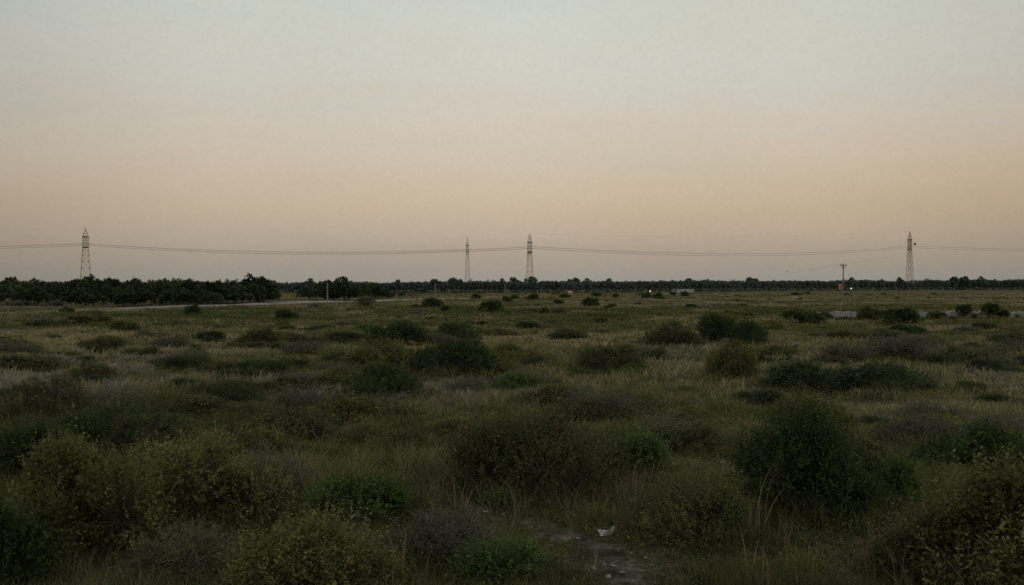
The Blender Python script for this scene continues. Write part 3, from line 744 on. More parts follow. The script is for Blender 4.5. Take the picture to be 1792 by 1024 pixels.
# ------------------------------------------------------------------ trees
TP = []
for v in range(7):
    W, H = [(6.0, 5.0), (5.2, 4.6), (7.0, 4.6), (4.6, 5.0), (6.4, 4.2), (5.0, 3.6), (7.6, 5.2)][v]
    f, s = leafy(500+v, W, H, 'tree', 2000, 6, .28, .26, 20+v % 4, trunk=H*.04, stem_r=.13, low=.0, slender=.75, sprout=.0, sticks=False, zc=.2, holes=.30, tone=.45)
    f.name = 'crown'; s.name = 'trunk'; fix(f, M['far_leaf']); fix(s, M['bark']); TP.append((f, s, W, H))
FTP = []
for v in range(4):
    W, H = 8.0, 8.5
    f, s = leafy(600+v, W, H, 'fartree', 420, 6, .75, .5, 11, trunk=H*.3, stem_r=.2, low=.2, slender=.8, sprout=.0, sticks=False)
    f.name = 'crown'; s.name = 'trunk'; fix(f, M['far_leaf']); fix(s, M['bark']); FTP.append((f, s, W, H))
tcount = 0
def put_tree(px, py, wpx, top, label, group=None, protos=TP, v=None, name='tree', D=None):
    global tcount; tcount += 1
    D = D or CAM_H*F_PX/(py-HOR); x = (px-CX)/F_PX*D; s = D/F_PX
    H = CAM_H+(HOR-top)*s-gzf(x, D); W = wpx*s
    f, sm, W0, H0 = protos[(tcount if v is None else v) % len(protos)]
    root = thing(name, label, 'tree', (x, D, gzf(x, D)-.05), tcount*2.4 % 6.28, group, (W/W0*1.1, W/W0*1.1, H/H0*1.03))
    link('crown', f, root); link('trunk', sm, root)
GROVE = 'dark trees massed in the left grove'
GL = 'dark dense tree in the middle of the left grove behind the pale track'
put_tree(150, 534, 66, 485, 'rounded dark tree of the left grove directly in front of the left tower')
put_tree(424, 530, 78, 483, 'large spreading dark tree at the right end of the left grove', v=6)
put_tree(470, 529, 34, 503, 'low dark tree on the very right tip of the left grove')
put_tree(5, 531, 56, 487, 'tall dark tree at the left edge of the picture')
put_tree(236, 534, 30, 489, 'dark tree with a small pointed crown right of the left tower')
put_tree(246, 532, 44, 493, 'dark tree just behind the small pointed crown in the left grove')
for px, py, wp, tp in ((38, 533, 46, 493), (66, 532, 44, 490), (98, 534, 52, 495), (122, 534, 44, 492), (180, 535, 46, 492), (195, 533, 40, 489), (212, 535, 52, 494), (270, 534, 46, 491), (290, 534, 44, 491),
                       (312, 533, 44, 489), (335, 533, 50, 491), (355, 532, 44, 494), (378, 532, 48, 493), (398, 531, 46, 492), (456, 530, 56, 486), (410, 532, 60, 500), (60, 536, 60, 503), (150, 537, 60, 505), (235, 537, 60, 507), (310, 536, 60, 505), (365, 534, 56, 506), (20, 534, 60, 500), (445, 531, 40, 497)):
    put_tree(px, py, wp, tp, GL, GROVE)
put_shrub(30, 537, 60, 12, 'gray', 'pale brown brush at the foot of the grove by the left edge')
put_shrub(100, 537, 30, 14, 'gray', 'pale brown shrub before the grove left of the left tower')
put_shrub(343, 533, 26, 12, 'olive', 'pale olive shrub before the grove near its right end')
put_shrub(455, 530, 22, 9, 'gray', 'pale shrub under the large spreading tree')
# second clump
for px, py, wp, tp, lb in (
 (542, 525, 42, 503, 'low dark tree at the left end of the second clump'),
 (567, 526, 44, 492, 'dark tree left of the tallest one in the second clump'),
 (603, 526, 46, 486.5, 'tallest round topped tree of the second clump'),
 (585, 527, 46, 500, 'dense low tree at the front of the second clump'),
 (628, 526, 44, 498, 'dark tree right of the tallest one in the second clump'),
 (651, 524, 34, 496, 'pointed dark tree in the right part of the second clump'),
 (668, 523, 32, 503, 'dark tree near the right end of the second clump'),
 (684, 522, 14, 511, 'small round tree at the very right end of the second clump')):
    put_tree(px, py, wp, tp, lb)
put_shrub(702, 519, 13, 8, 'dark', 'small dark bush just right of the second clump of trees')
for px, py, wp, tp, lb in (
 (737, 514, 24, 505, 'low dark tree before the far wood, left of the slim middle pole'),
 (541, 514, 18, 488, 'tree crown rising from the far wood above the left end of the second clump'),
 (694, 514, 16, 490, 'small tree top rising from the far wood right of the second clump'),
 (763, 514, 18, 489, 'round tree top in the far wood above the slim middle pole'),
 (797, 514, 24, 487, 'broad tree top in the far wood left of the slim middle tower'),
 (880, 513, 13, 488, 'small tree top in the far wood above the third slim pole'),
 (901, 513, 24, 486, 'double tree top in the far wood between the middle towers'),
 (928, 513, 22, 485, 'tree top in the far wood at the foot of the wider middle tower'),
 (1004, 512, 20, 487, 'flat tree top in the far wood above the salmon shed'),
 (1026, 512, 16, 488, 'tree top in the far wood right of the salmon shed'),
 (1064, 512, 18, 488, 'tree top in the far wood halfway from the shed to the warm lamp'),
 (1208, 510, 20, 488, 'tree top in the far wood above the long pale building'),
 (1315, 509.5, 20, 486, 'tree top in the far wood left of the utility pole'),
 (1491, 508.6, 16, 486.5, 'tree top in the far wood just right of the utility pole'),
 (1575, 508.4, 14, 486, 'tree top in the far wood just left of the right tower'),
 (1668, 508, 15, 485, 'first tree top in the far wood right of the right tower'),
 (1688, 508, 17, 484, 'tallest tree top in the far wood right of the right tower'),
 (1717, 508, 16, 485, 'last big tree top in the far wood before the right edge')):
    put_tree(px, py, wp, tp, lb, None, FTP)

# far wood reads as one mass
def far_wood():
    r = np.random.default_rng(77); mb = MB(); tk = MB()
    pts = [(-700, 513, 492), (-200, 513, 493), (480, 513.5, 494.5), (690, 513, 494.5), (800, 513.5, 493), (950, 513.5, 493), (1100, 512, 492.5), (1250, 511, 492), (1400, 509.5, 492), (1600, 508.3, 491), (1800, 507.8, 489.5), (2300, 507.5, 488)]
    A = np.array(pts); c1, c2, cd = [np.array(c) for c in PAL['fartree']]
    for row in range(5):
        for px in np.arange(-700, 2300, 3.6):
            p = px+r.uniform(-2.5, 2.5); by = np.interp(p, A[:, 0], A[:, 1]); ty_ = np.interp(p, A[:, 0], A[:, 2])
            D = CAM_H*F_PX/(by-HOR)+12+row*9+r.uniform(-3, 3); s = D/F_PX
            x = (p-CX)*s
            H = (CAM_H+(HOR-ty_)*s)*(r.uniform(.95, 1.03) if r.random() > .03 else r.uniform(1.05, 1.2)); H *= .90+.2*vnoise(p/23.3, row*.4); W = r.uniform(6, 15)*s
            n = 76 if row < 2 else 40
            d = rdir(n, r); d[:, 2] = np.where(d[:, 2] < -.5, -d[:, 2], d[:, 2])
            cz = H*.54
            P = np.array([x, D, cz])+d*np.array([W/2, W/2, H*.46])*r.uniform(.55, 1.02, n)[:, None]
            L = r.uniform(.9, 1.8, n)*s*2.2
            ld = nrm(d*.6+rdir(n, r)); u = np.clip(r.random(n)*.6+r.random()*.4, 0, 1)[:, None]
            mb.leaves(P-ld*L[:, None]*.5, ld, nrm(d+rdir(n, r)*.6), L, L*.9, c1*(1-u)+c2*u)
            if row == 0:
                # undergrowth closes the foot of the wood
                q = 12; P = np.stack([x+r.uniform(-W/2, W/2, q), D-r.uniform(0, 3, q), H*r.uniform(.02, .3, q)], 1)
                ld = nrm(rdir(q, r)+np.array([0, 0, .5])); u = r.random(q)[:, None]; L = r.uniform(1, 2, q)*s*2
                mb.leaves(P, ld, rdir(q, r), L, L, c1*(1-u)+c2*u)
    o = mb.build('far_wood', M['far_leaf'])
    tag(o, 'long dark band of distant woodland along the horizon', 'woodland', kind='stuff')
far_wood()

# ------------------------------------------------------------------ grass and ground cover
C_LIVE = np.array([[.054, .052, .019], [.100, .090, .036]])
C_GREEN = np.array([[.036, .044, .014], [.066, .072, .025]])
C_STRAW = np.array([[.082, .070, .036], [.145, .120, .066]])
C_MAUVE = np.array([[.074, .066, .048], [.120, .106, .080]])
TK = np.array(taken)
def grass_patch(r, n_tuft, d0, d1, per, wk, hmin, hmax, seg):
    D = r.uniform(d0, d1, n_tuft); x = D*r.uniform(-.60, .60, n_tuft)
    n1 = fbm(x/9+3, D/9+8, 3); n2 = fbm(x/3.2+50, D/3.2+20, 3); n3 = fbm(x/26+9, D/34+77, 3)
    keep = np.ones(n_tuft, bool)
    dp = dist_path(x, D); keep &= (dp > 1.0+.5*(n2-.5)) | (r.random(n_tuft) < .6)
    if d0 < 100: keep &= (n2 > .32) | (r.random(n_tuft) < .55)
    if d1 > 120:
        nr = near_road(x, D); keep &= (nr > 5.5+3*(D > 150)*(D < 300)*0) | (x < -60) | (x > -15)
    x, D, n1, n2, n3, dp = [v[keep] for v in (x, D, n1, n2, n3, dp)]
    n = len(x)
    # colour patches
    pm = np.clip((n3-.50)*5, 0, 1)*np.clip((n1-.38)*5, 0, 1); ps = np.clip((n1-.46)*5, 0, 1)
    ch = r.random(n); kind = np.zeros(n, int)
    kind[ch < .18+.5*ps] = 2; kind[(r.random(n) < pm*.75)] = 3; kind[(r.random(n) < np.clip((.46-n1)*5, 0, .7))] = 1
    tab = np.stack([C_LIVE, C_GREEN, C_STRAW, C_MAUVE])
    hh = (hmin+(hmax-hmin)*np.clip((n2-.28)*2.1, 0, 1)**1.4*r.uniform(.4, 1.25, n))*np.where(dp < 1.0, .4, np.where(dp < 2.2, .6, 1))
    sp = np.maximum(.06, .004*D)*r.uniform(.6, 1.5, n)
    k = per; X = np.repeat(x, k); Y = np.repeat(D, k); m = n*k
    a = r.uniform(0, 2*np.pi, m); q = np.sqrt(r.random(m))*np.repeat(sp, k)
    bx = X+np.cos(a)*q; by = Y+np.sin(a)*q; bz = gz(bx, by)-.02
    H = np.repeat(hh, k)*r.uniform(.45, 1.15, m); ln = H*r.uniform(.1, .75, m); a2 = a+r.normal(size=m)*.9
    w_ = wk*np.maximum(Y, 11)*r.uniform(.6, 1.4, m)
    th = r.uniform(-.9, .9, m); sx, sy = np.cos(th)*w_/2, np.sin(th)*w_/2
    B = np.stack([bx, by, bz], 1); S = np.stack([sx, sy, np.zeros(m)], 1)
    o = np.stack([np.cos(a2)*ln, np.sin(a2)*ln, np.zeros(m)], 1); zz = np.zeros((m, 3)); zz[:, 2] = H
    u = r.random(m)[:, None]; kk = np.repeat(kind, k); C = tab[kk, 0]*(1-u)+tab[kk, 1]*u
    C = C*(np.repeat(r.uniform(.6, 1.25, n)*np.clip(.35+1.3*n1, .55, 1.3), k)*np.interp(Y, [10, 20, 45, 80], [1.05, 1.22, 1.28, 1.18]))[:, None]  # vignette put into the grass colour: darker close to the camera
    if seg == 2:
        V = np.stack([B-S, B+S, B+o*.35+zz*.6-S*.75, B+o*.35+zz*.6+S*.75, B+o+zz*.95], 1).reshape(-1, 3)
        i = np.arange(m)*5
        return V, [np.stack([i, i+1, i+3, i+2], 1)], [np.stack([i+2, i+3, i+4], 1)], np.repeat(C, 5, 0)
    V = np.stack([B-S, B+S, B+o+zz], 1).reshape(-1, 3); i = np.arange(m)*3
    return V, [], [np.stack([i, i+1, i+2], 1)], np.repeat(C, 3, 0)
def build_grass():
    r = np.random.default_rng(55); mb = MB()
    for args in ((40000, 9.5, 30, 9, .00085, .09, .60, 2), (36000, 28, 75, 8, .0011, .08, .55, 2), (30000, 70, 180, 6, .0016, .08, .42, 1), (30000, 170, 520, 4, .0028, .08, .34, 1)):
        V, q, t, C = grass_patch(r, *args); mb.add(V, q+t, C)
    # wispy grass growing up around and through the foot of every shrub
    for (x, y, R_, H_, kd) in skirts:
        if y > 95: continue
        n = int(np.clip(1500/y, 10, 85)*min(2.2, R_+.3)); a = r.uniform(0, 6.283, n); q = R_*r.uniform(.7, 1.5, n)
        bx, by = x+np.cos(a)*q, y+np.sin(a)*q; k = 7; m = n*k
        hh = np.repeat(np.clip(H_*r.uniform(.15, .6, n)*np.interp(y, [25, 80], [1., .6]), .10, .7), k)*r.uniform(.5, 1.1, m)
        X = np.repeat(bx, k)+r.normal(size=m)*.06*max(1, y/25); Y = np.repeat(by, k)+r.normal(size=m)*.06*max(1, y/25)
        B = np.stack([X, Y, gz(X, Y)-.02], 1); th = r.uniform(0, 6.283, m); ln = hh*r.uniform(.15, .95, m)
        o_ = np.stack([np.cos(th)*ln, np.sin(th)*ln, np.zeros(m)], 1); zz = np.zeros((m, 3)); zz[:, 2] = hh
        w_ = .0008*max(y, 11)*r.uniform(.6, 1.4, m); S = np.zeros((m, 3)); S[:, 0] = w_/2
        V = np.stack([B-S, B+S, B+o_*.35+zz*.6-S*.75, B+o_*.35+zz*.6+S*.75, B+o_+zz*.95], 1).reshape(-1, 3); i = np.arange(m)*5
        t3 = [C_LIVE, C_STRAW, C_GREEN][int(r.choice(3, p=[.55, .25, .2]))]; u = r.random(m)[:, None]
        C = (t3[0]*(1-u)+t3[1]*u)*np.repeat(r.uniform(.5, 1.1, n), k)[:, None]*float(np.interp(y, [10, 20, 45], [.7, .82, 1]))  # tufts nearest the camera darkened in colour, same vignette as the open grass
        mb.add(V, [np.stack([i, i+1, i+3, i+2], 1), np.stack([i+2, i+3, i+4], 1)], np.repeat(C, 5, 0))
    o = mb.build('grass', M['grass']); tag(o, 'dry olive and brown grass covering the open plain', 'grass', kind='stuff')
build_grass()
def build_cover():
    r = np.random.default_rng(66); mb = MB(); n = 17000
    D = r.uniform(9.5, 46, n); x = D*r.uniform(-.6, .6, n); nn = fbm(x/2.2+9, D/2.2+4, 3)
    ok = (nn > .42) & (dist_path(x, D) > .9); x, D = x[ok], D[ok]; n = len(x)
    hs = r.uniform(.05, .28, n); k = 14
    ax = nrm(np.stack([r.normal(size=n)*.35, r.normal(size=n)*.35, np.ones(n)], 1))
    t = r.uniform(.15, 1, (n, k)); P = np.stack([x, D, gz(x, D)], 1)[:, None]+ax[:, None]*(t*hs[:, None])[..., None]
    P = P.reshape(-1, 3)+r.normal(size=(n*k, 3))*np.array([.05, .05, .01]); ld = nrm(rdir(n*k, r)+np.array([0, 0, .35]))
    L = r.uniform(.02, .06, n*k); kind = np.repeat(r.integers(0, 4, n), k); u = r.random(n*k)[:, None]
    tab = np.array([PAL['olive'][:2], PAL['green'][:2], PAL['brown'][:2], PAL['olive'][:2]]); C = tab[kind, 0]*(1-u)+tab[kind, 1]*u
    mb.leaves(P, ld, nrm(rdir(n*k, r)+np.array([0, 0, 1.])), L, L*.5, C)
    # knee high undergrowth merging between the shrubs
    n = 15000; D = r.uniform(13, 150, n); x = D*r.uniform(-.6, .6, n); nn = fbm(x/5.5+31, D/5.5+14, 3)
    ok = (nn > .53) & (dist_path(x, D) > 2) & (near_road(x, D) > 16); x, D, nn = x[ok], D[ok], nn[ok]; n = len(x)
    hs = np.clip((nn-.5)*3.2, .12, .45)*r.uniform(.5, 1.3, n); k = 16; sc_ = np.maximum(1, D/26)
    P = np.stack([x, D, gz(x, D)], 1)[:, None]+np.stack([r.normal(size=(n, k))*.13*sc_[:, None], r.normal(size=(n, k))*.13*sc_[:, None], r.uniform(.1, 1, (n, k))*hs[:, None]], -1)
    P = P.reshape(-1, 3); ld = nrm(rdir(n*k, r)+np.array([0, 0, .5])); L = np.repeat(.06*sc_, k)*r.uniform(.5, 1.3, n*k)
    kind = np.repeat(np.where(vnoise(x/7, D/7) > .55, r.integers(0, 2, n)*2, r.integers(0, 3, n)), k); u = r.random(n*k)[:, None]
    C = (tab[kind, 0]*(1-u)+tab[kind, 1]*u)*np.repeat(r.uniform(.6, 1.15, n), k)[:, None]
    mb.leaves(P, ld, rdir(n*k, r), L, L*.42, C)
    # dry litter: broken stems and dead leaves lying about
    m = 15000; D = r.uniform(9.5, 30, m); x = D*r.uniform(-.6, .6, m); a = r.uniform(0, 6.28, m)
    ld = nrm(np.stack([np.cos(a), np.sin(a), r.normal(size=m)*.15], 1)); L = r.uniform(.06, .26, m)
    u = r.random(m)[:, None]; C = np.array([.05, .04, .025])*(1-u)+np.array([.15, .125, .085])*u
    mb.leaves(np.stack([x, D, gz(x, D)+r.uniform(.012, .05, m)], 1), ld, np.tile([0, 0, 1.], (m, 1)), L, np.full(m, .012), C)
    o = mb.build('ground_cover', M['grass']); tag(o, 'low weeds and dry litter between the grass tufts', 'ground cover', kind='stuff')
build_cover()

# ------------------------------------------------------------------ lattice towers and wires
def lattice(px, base, top, D, body_px, base_px, label, waist=.63, rz=.5, fat=1.0):
    x = (px-CX)/F_PX*D; s = D/F_PX; g0 = gzf(x, D)
    H = CAM_H+(HOR-top)*s-g0; hb, hw = base_px*s/2, body_px*s/2
    t = thing('lattice_tower', label, 'pylon', (x, D, g0-.1), rz)
    zb, zt = H*waist, H*.86                # legs run in to the waist, then a straight body, then the peak
    def half(z):
        if z <= zb: return hb+(hw-hb)*(z/zb)**.85
        if z <= zt: return hw
        return hw*(1-(z-zt)/(H-zt))+.06
    cor = [(-1, -1), (1, -1), (1, 1), (-1, 1)]; R = .0021*H*fat
    for cx_, cy_ in cor:
        mb = MB(); zs = np.concatenate([np.linspace(0, zb, 6), [zt]])
        for a, b in zip(zs[:-1], zs[1:]):
            mb.bar((cx_*half(a), cy_*half(a), a), (cx_*half(b), cy_*half(b), b), R*1.25)
        mb.build('leg', M['steel'], t)
    mb = MB(); lv = list(np.concatenate([zb*(1-(1-np.linspace(0, 1, 8))**1.35), np.linspace(zb, zt, 6)[1:]]))
    for a, b in zip(lv[:-1], lv[1:]):
        for i in range(4):
            p, q = cor[i], cor[(i+1) % 4]
            mb.bar((p[0]*half(a), p[1]*half(a), a), (q[0]*half(b), q[1]*half(b), b), R*.62)
            mb.bar((q[0]*half(a), q[1]*half(a), a), (p[0]*half(b), p[1]*half(b), b), R*.62)
            mb.bar((p[0]*half(b), p[1]*half(b), b), (q[0]*half(b), q[1]*half(b), b), R*.6)
    mb.build('bracing', M['steel'], t)
    for zc in (zb, H*.70, zt):            # dark platforms
        b2 = MB(); hh = hw*1.18; th = H*.010
        b2.box((0, 0, zc-th), (hh*2, hh*2, th)); b2.build('platform', M['dark_steel'], t)
        for i in range(4):
            p, q = cor[i], cor[(i+1) % 4]
    pk = MB()
    for cx_, cy_ in cor: pk.bar((cx_*hw, cy_*hw, zt), (cx_*.06, cy_*.06, H*.985), R*1.1)
    for k in (.3, .6):
        z = zt+(H-zt)*k; h = half(z)
        for i in range(4):
            p, q = cor[i], cor[(i+1) % 4]; pk.bar((p[0]*h, p[1]*h, z), (q[0]*h, q[1]*h, z), R*.7)
            pk.bar((p[0]*h, p[1]*h, z), (q[0]*half(z-(H-zt)*.3), q[1]*half(z-(H-zt)*.3), z-(H-zt)*.3), R*.6)
    pk.bar((0, 0, H*.96), (0, 0, H*1.0), R*.9, 5); pk.build('peak', M['steel'], t)
    for sgn in (-1, 1):                   # insulator strings carrying the conductors
        b2 = MB(); zi = H*.74
        b2.bar((sgn*hw, 0, zi), (sgn*hw*1.9, 0, zi), R*.8)
        b2.build('insulator_arm', M['dark_steel'], t)
    return t, x, H
lattice(150, 509, 397, 520, 9.0, 21, 'lattice tower standing behind the left grove of trees', .70, .35, 1.25)
lattice(818, 513, 414, 500, 4.2, 8.5, 'slim lattice tower, left one of the middle pair', .74, .1, 1.0)
lattice(927, 513, 408, 502, 6.2, 14.5, 'wider lattice tower, right one of the middle pair', .68, .3, 1.1)
tr_, tx4, tH4 = lattice(1592, 508.2, 404, 838, 5.2, 11.5, 'lattice tower on the right before the far wood', .70, .12, 1.6)
# dish drum on the right tower
b2 = MB(); b2.tubes(np.array([[[3.0, 0, 0], [4.0, 0, 0]]]), np.array([[1.0, 1.0]]), 10); d_ = b2.build('antenna_drum', M['dark_steel'], tr_); d_.location = (.3, -1.5, tH4*.78)

def span(a, b, sag, n=26):
    t = np.linspace(0, 1, n)[:, None]; p = np.array(a)*(1-t)+np.array(b)*t
    p[:, 2] -= (4*sag*t*(1-t))[:, 0]; return p
def cable(name, label, pts, sags, r, group=None):
    P = [span(a, b, s) for a, b, s in zip(pts[:-1], pts[1:], sags)]
    mb = MB()
    for p in P: mb.tubes(p[None], np.full((1, len(p)), r), 4)
    o = mb.build(name, M['cable']); tag(o, label, 'cable', group)
def up(px, y, D): return ((px-CX)/F_PX*D, D, CAM_H+(HOR-y)*D/F_PX)
T1, T2, T3, T4 = up(150, 426.5, 520), up(818, 437, 500), up(927, 431.5, 502), up(1592, 430.5, 838)
off = lambda p, dx, dy, dz: (p[0]+dx, p[1]+dy, p[2]+dz)
cable('power_line', 'upper conductor of the high power line slung between the lattice towers', [(-500, 540, 26.5), T1, T2, T3, T4, (700, 1000, 38.5)], [2.4, 2.7, .25, 5.0, 1.3], .095)
cable('power_line', 'lower conductor of the high power line just under the other one', [(-500, 544, 25.7), off(T1, 0, 3, -.8), off(T2, 0, 2, -.7), off(T3, 0, 3, -.8), off(T4, 0, 4, -1.3), (700, 1006, 37.2)], [2.6, 2.9, .3, 5.3, 1.5], .085)
cable('earth_wire', 'faint thin wire joining the tips of the right hand towers', [up(927, 409, 502), up(1592, 405, 838), (700, 1000, 50)], [3.0, 1.2], .022)

# ------------------------------------------------------------------ poles, sign, lamps, buildings
def pole(px, py, top, r, mat, label, name='pole'):
    x, D = at(px, py); H = CAM_H+(HOR-top)*D/F_PX-gzf(x, D)
    t = thing(name, label, 'pole', (x, D, gzf(x, D)))
    mb = MB(); mb.tubes(np.array([[[0, 0, -.2], [0.01, 0, H*.5], [0, 0, H]]]), np.array([[r*1.15, r, r*.8]]), 8); mb.build('shaft', M[mat], t)
    cp = MB(); cp.tubes(np.array([[[0, 0, H-.02], [0, 0, H+.06]]]), np.array([[r*1.1, r*.6]]), 8); cp.build('cap', M[mat], t)
    return t, x, D, H
pole(573, 533, 495, .11, 'pale_pole', 'nearest slim pale pole, in front of the second clump of trees')
pole(762, 522, 497, .13, 'pale_pole', 'slim pale pole right of the second clump, by the track')
pole(884, 515, 496, .15, 'pale_pole', 'farthest slim pale pole between the two middle towers')
ut, ux, uD, uH = pole(1475.5, 533, 462, .13, 'pole_wood', 'tall wooden utility pole with a short crossarm on the right', 'utility_pole')
mb = MB(); mb.box((0, -.2, uH-.28), (1.2, .11, .13)); mb.build('crossarm', M['dark_steel'], ut)
for dx in (-.52, .52):
    mb = MB(); mb.tubes(np.array([[[dx, -.2, uH-.2], [dx, -.2, uH-.05], [dx, -.2, uH+.02]]]), np.array([[.04, .075, .03]]), 8); mb.build('insulator', M['dark_steel'], ut)
mb = MB(); mb.bar((-.5, -.15, uH-.35), (0, -.1, uH-.95), .03); mb.bar((.5, -.15, uH-.35), (0, -.1, uH-.95), .03); mb.build('brace', M['dark_steel'], ut)
# sign hung on the pole
sx = ux-.62; zc = CAM_H+(HOR-502)*uD/F_PX
t = thing('sign', 'salmon red sign plate with a darker mark mounted left on the utility pole', 'sign', (sx, uD-.22, zc))
mb = MB(); mb.box((0, 0, 0), (.66, .05, 1.0)); mb.build('plate', M['sign_face'], t)
mb = MB(); mb.box((.02, -.035, .02), (.24, .012, .34)); mb.box((0, -.035, -.3), (.36, .012, .09)); mb.build('mark', M['sign_mark'], t)
mb = MB(); mb.box((.38, .08, .25), (.62, .05, .06)); mb.box((.38, .08, -.25), (.62, .05, .06)); mb.build('bracket', M['dark_steel'], t)
# wires of the utility pole
far_x, far_D = (1244-CX)/F_PX*640, 640.
tp, _, _, fH = pole(1244, HOR+CAM_H*F_PX/640, 492.5, .15, 'pole_wood', 'thin far pole against the wood left of the utility pole')
cable('utility_wire', 'thin wire running left from the utility pole to the far wood', [(ux-.52, uD-.2, uH+.02), (far_x, far_D, fH+.03)], [1.1], .016)
cable('utility_wire', 'thin wire running right from the utility pole to the right tower', [(ux+.52, uD-.2, uH+.02), up(1588, 440, 836)], [.8], .02)

def lamp(px, py, yl, D, r, mat, label):
    x = (px-CX)/F_PX*D; z = CAM_H+(HOR-yl)*D/F_PX; g0 = gzf(x, D)
    t = thing('lamp_post', label, 'lamp', (x, D, g0))
    mb = MB(); mb.tubes(np.array([[[0, 0, -.1], [0, 0, z-g0-r*.7]]]), np.array([[.09, .06]]), 6); mb.build('post', M['dark_steel'], t)
    mb = MB(); th = np.linspace(0, np.pi, 8); mb.tubes(np.array([[[0, 0, z-g0-r*1.2*math.cos(a)] for a in th]]), np.array([[max(.01, r*math.sin(a)) for a in th]]), 10); mb.build('globe', M[mat], t, True)
lamp(1489.5, 0, 505, 300, .20, 'glow_white', 'small greenish white lit lamp right of the utility pole')
lamp(1137.8, 0, 509.8, 420, .22, 'glow_warm', 'small warm lit lamp above the twin dark bushes')

# long pale building
D = 585.; x0, x1 = [(p-CX)/F_PX*D for p in (1168, 1213)]; g0 = gzf((x0+x1)/2, D)
t = thing('long_building', 'long low pale building with a flat roof before the far wood', 'building', ((x0+x1)/2, D, g0))
Lb = x1-x0; zt = CAM_H-6.6*D/F_PX+.0
zt = CAM_H+(HOR-506.8)*D/F_PX-g0
mb = MB(); mb.box((0, 4, (zt-.3)/2), (Lb, 8, zt-.3)); mb.build('wall', M['white_wall'], t)
mb = MB(); mb.box((0, 4, zt-.12), (Lb+.8, 8.8, .36)); mb.build('roof', M['roof'], t)
for k in range(5):
    mb = MB(); mb.box((-Lb*.38+k*Lb*.19, -.02, .62), (1.1, .06, .5)); mb.build('window', M['dark_glass'], t)
# salmon shed
D = 455.; x = (999-CX)/F_PX*D; g0 = gzf(x, D); zt = CAM_H+(HOR-509.6)*D/F_PX-g0
t = thing('shed', 'small salmon coloured shed alone on the plain below the far wood', 'shed', (x, D, g0), .1)
mb = MB(); mb.box((-.35, .8, zt*.4), (1.6, 1.6, zt*.8)); mb.box((.75, .8, zt*.31), (.7, 1.4, zt*.62)); mb.build('wall', M['salmon'], t)
mb = MB(); mb.box((-.35, .8, zt*.9), (1.9, 1.9, zt*.2), 0, .72); mb.box((.78, .8, zt*.66), (.85, 1.6, zt*.1)); mb.build('roof', M['salmon_light'], t)
mb = MB(); mb.box((-.5, -.02, zt*.22), (.35, .06, zt*.42)); mb.build('door', M['sign_mark'], t)

# low weathered wall on the right
x0, D0 = at(1405, 557); x1, D1 = at(1830, 558)
t = thing('low_wall', 'low weathered pale concrete wall half hidden by bushes on the right', 'wall', (x0, D0, gzf(x0, D0)))
GAPS = [(1419, 1437), (1453, 1505), (1596, 1601), (1606, 1626), (1656, 1680), (1688, 1724), (1771, 1796), (1800, 1826)]
wr = np.random.default_rng(5)
for a, b in GAPS:
    xa = x0+(x1-x0)*(a-1405)/425; xb = x0+(x1-x0)*(b-1405)/425; Dm = D0+(D1-D0)*((a+b)/2-1405)/425
    g1 = gzf((xa+xb)/2, Dm); n = max(2, int((xb-xa)/.3)+1)
    xs = np.linspace(xa, xb, n); topz = CAM_H+(HOR-545.3)*Dm/F_PX+wr.normal(size=n)*.025
    topz = topz-.06*np.clip(fbm(xs*.9, xs*0+a, 2)-.45, 0, 1)*2; topz[0] -= wr.uniform(.02, .12); topz[-1] -= wr.uniform(.02, .12)
    V = []
    for i in range(n):
        for yy, zz in ((0, g1-.25), (0.0, topz[i]-.03), (.03, topz[i]), (.27, topz[i]), (.30, g1-.25)): V.append((xs[i]-x0, Dm-D0+yy, zz-gzf(x0, D0)))
    q = []
    for i in range(n-1):
        for k in range(4): q.append((i*5+k, (i+1)*5+k, (i+1)*5+k+1, i*5+k+1))
    mb = MB(); mb.add(V, [np.array(q), np.array([[0, 1, 2, 3, 4], [(n-1)*5+4, (n-1)*5+3, (n-1)*5+2, (n-1)*5+1, (n-1)*5]])]); mb.build('panel', M['concrete'], t)

# bird by the wire
bx, bD, bz = up(1377, 475, 262)
t = thing('bird', 'dark bird in flight close to the thin wire left of the utility pole', 'bird', (bx, bD, bz), .5)
mb = MB(); mb.tubes(np.array([[[-.28, 0, 0], [-.15, 0, .0], [.02, 0, .02], [.15, 0, .03], [.2, 0, .05], [.26, 0, .05], [.31, 0, .045]]]), np.array([[.01, .05, .085, .06, .05, .045, .008]]), 8)
mb.build('body', M['bird'], t, True)
for sgn in (-1, 1):
    mb = MB(); V = [(.1, sgn*.05, .05), (-.1, sgn*.05, .05), (.08, sgn*.3, .14), (-.1, sgn*.28, .13), (-.08, sgn*.58, .08), (-.14, sgn*.54, .08)]
    mb.add(V, [np.array([[0, 2, 3, 1], [2, 4, 5, 3]])]); mb.build('wing', M['bird'], t)
mb = MB(); mb.add([(-.22, -.03, .01), (-.22, .03, .01), (-.42, .07, 0), (-.42, -.07, 0)], [np.array([[0, 1, 2, 3]])]); mb.build('tail', M['bird'], t)

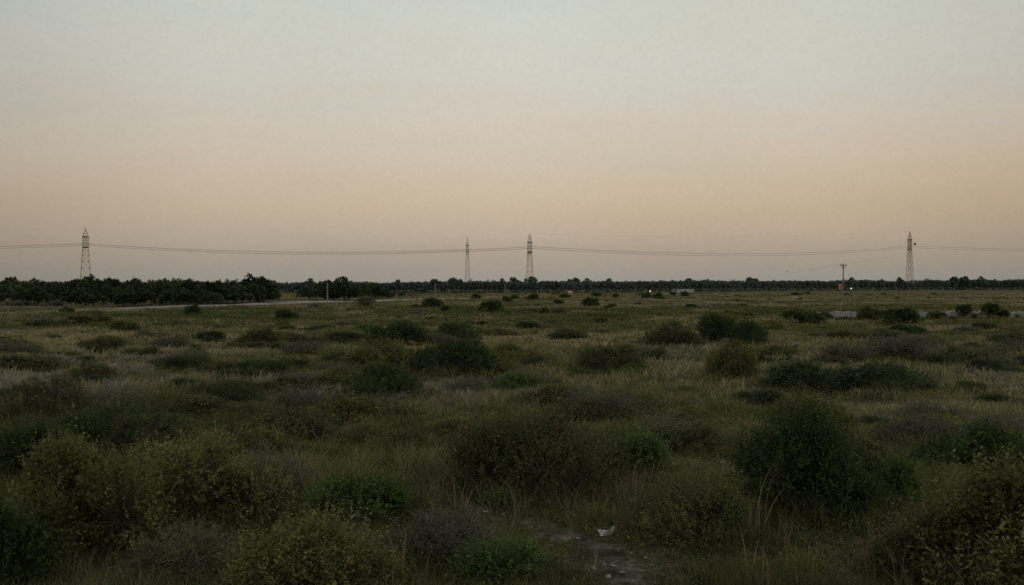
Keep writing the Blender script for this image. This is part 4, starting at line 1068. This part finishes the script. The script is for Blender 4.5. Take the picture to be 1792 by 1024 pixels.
# white litter: crumpled plastic, a long lump with one end standing up
x, D = at(1063, 944); s = D/F_PX
r = np.random.default_rng(21)
def lump(axis, rad, seed, sides=14, amp=.25):
    axis = np.array(axis, float); mb = MB(); rr = np.random.default_rng(seed); K = len(axis)
    mb.tubes(axis[None], np.array([rad]), sides)
    V = mb.V[0]; V += (rr.normal(size=V.shape)*np.repeat(np.array(rad), sides)[:, None]*amp); mb.V[0] = V; return mb
gu, gv = np.meshgrid(np.linspace(-1, 1, 15), np.linspace(-1, 1, 9))
zx = .030+.05*np.abs(np.sin(gu*2.4+gv*1.7))*(1-np.abs(gv)**2*.6)+r.normal(size=gu.shape)*.010+.115*np.clip(gu-.45, 0, 1)*(1+gv*.4)
Vl = np.stack([gu*.125+r.normal(size=gu.shape)*.006-.05*np.clip(gu-.5, 0, 1), gv*.05*(1.1-.5*np.clip(gu, 0, 1))+r.normal(size=gu.shape)*.006, zx*(1-.75*np.abs(gv)**3*(gu < .5))], -1).reshape(-1, 3)
iq = np.arange(15*9).reshape(9, 15); mb = MB()
mb.add(Vl, [np.stack([iq[:-1, :-1], iq[:-1, 1:], iq[1:, 1:], iq[1:, :-1]], -1).reshape(-1, 4)])
o = mb.build('litter', M['white_plastic']); o.location = (x, D, gzf(x, D)); o.rotation_euler = (0, 0, .15)
tag(o, 'crumpled white piece of plastic litter lying beside the sandy path', 'litter')

# pale stones on the path
stone_me = []
for v in range(4):
    mb = lump([(0, 0, -.5), (0, 0, -.42), (.04, 0, -.1), (0, .03, .25), (0, 0, .42), (0, 0, .45)], [.05, .45, .62, .5, .25, .02], 40+v, 9, .12); stone_me.append(mb.mesh('stone', M['stone'], True))
SP = [(1020, 981, 5), (1250, 975, 4), (1013, 994, 5), (1011, 951, 9), (765, 912, 3), (784, 911, 4), (664, 842, 7), (688, 846, 6), (675, 849, 5), (1040, 1003, 12), (1075, 1000, 16), (1090, 1012, 12), (1058, 996, 9), (1130, 987, 8), (1105, 978, 7),
      (850, 906, 12), (880, 909, 8), (862, 915, 6), (900, 922, 6), (985, 950, 5), (1065, 1019, 14), (960, 1018, 5), (1035, 1016, 8), (1140, 1000, 7), (700, 853, 6)]
for i, (px, py, wp) in enumerate(SP):
    x, D = at(px, py); o = link('stone', stone_me[i % 4]); w_ = wp*D/F_PX*.75
    o.location = (x, D, gzf(x, D)+w_*.15+.015); o.rotation_euler = (random.uniform(-.3, .3), random.uniform(-.3, .3), random.uniform(0, 6))
    o.scale = (w_, w_*random.uniform(.7, 1), w_*random.uniform(.4, .7))
    tag(o, 'small pale stone lying on or beside the sandy path', 'stone', 'pale stones along the sandy path')
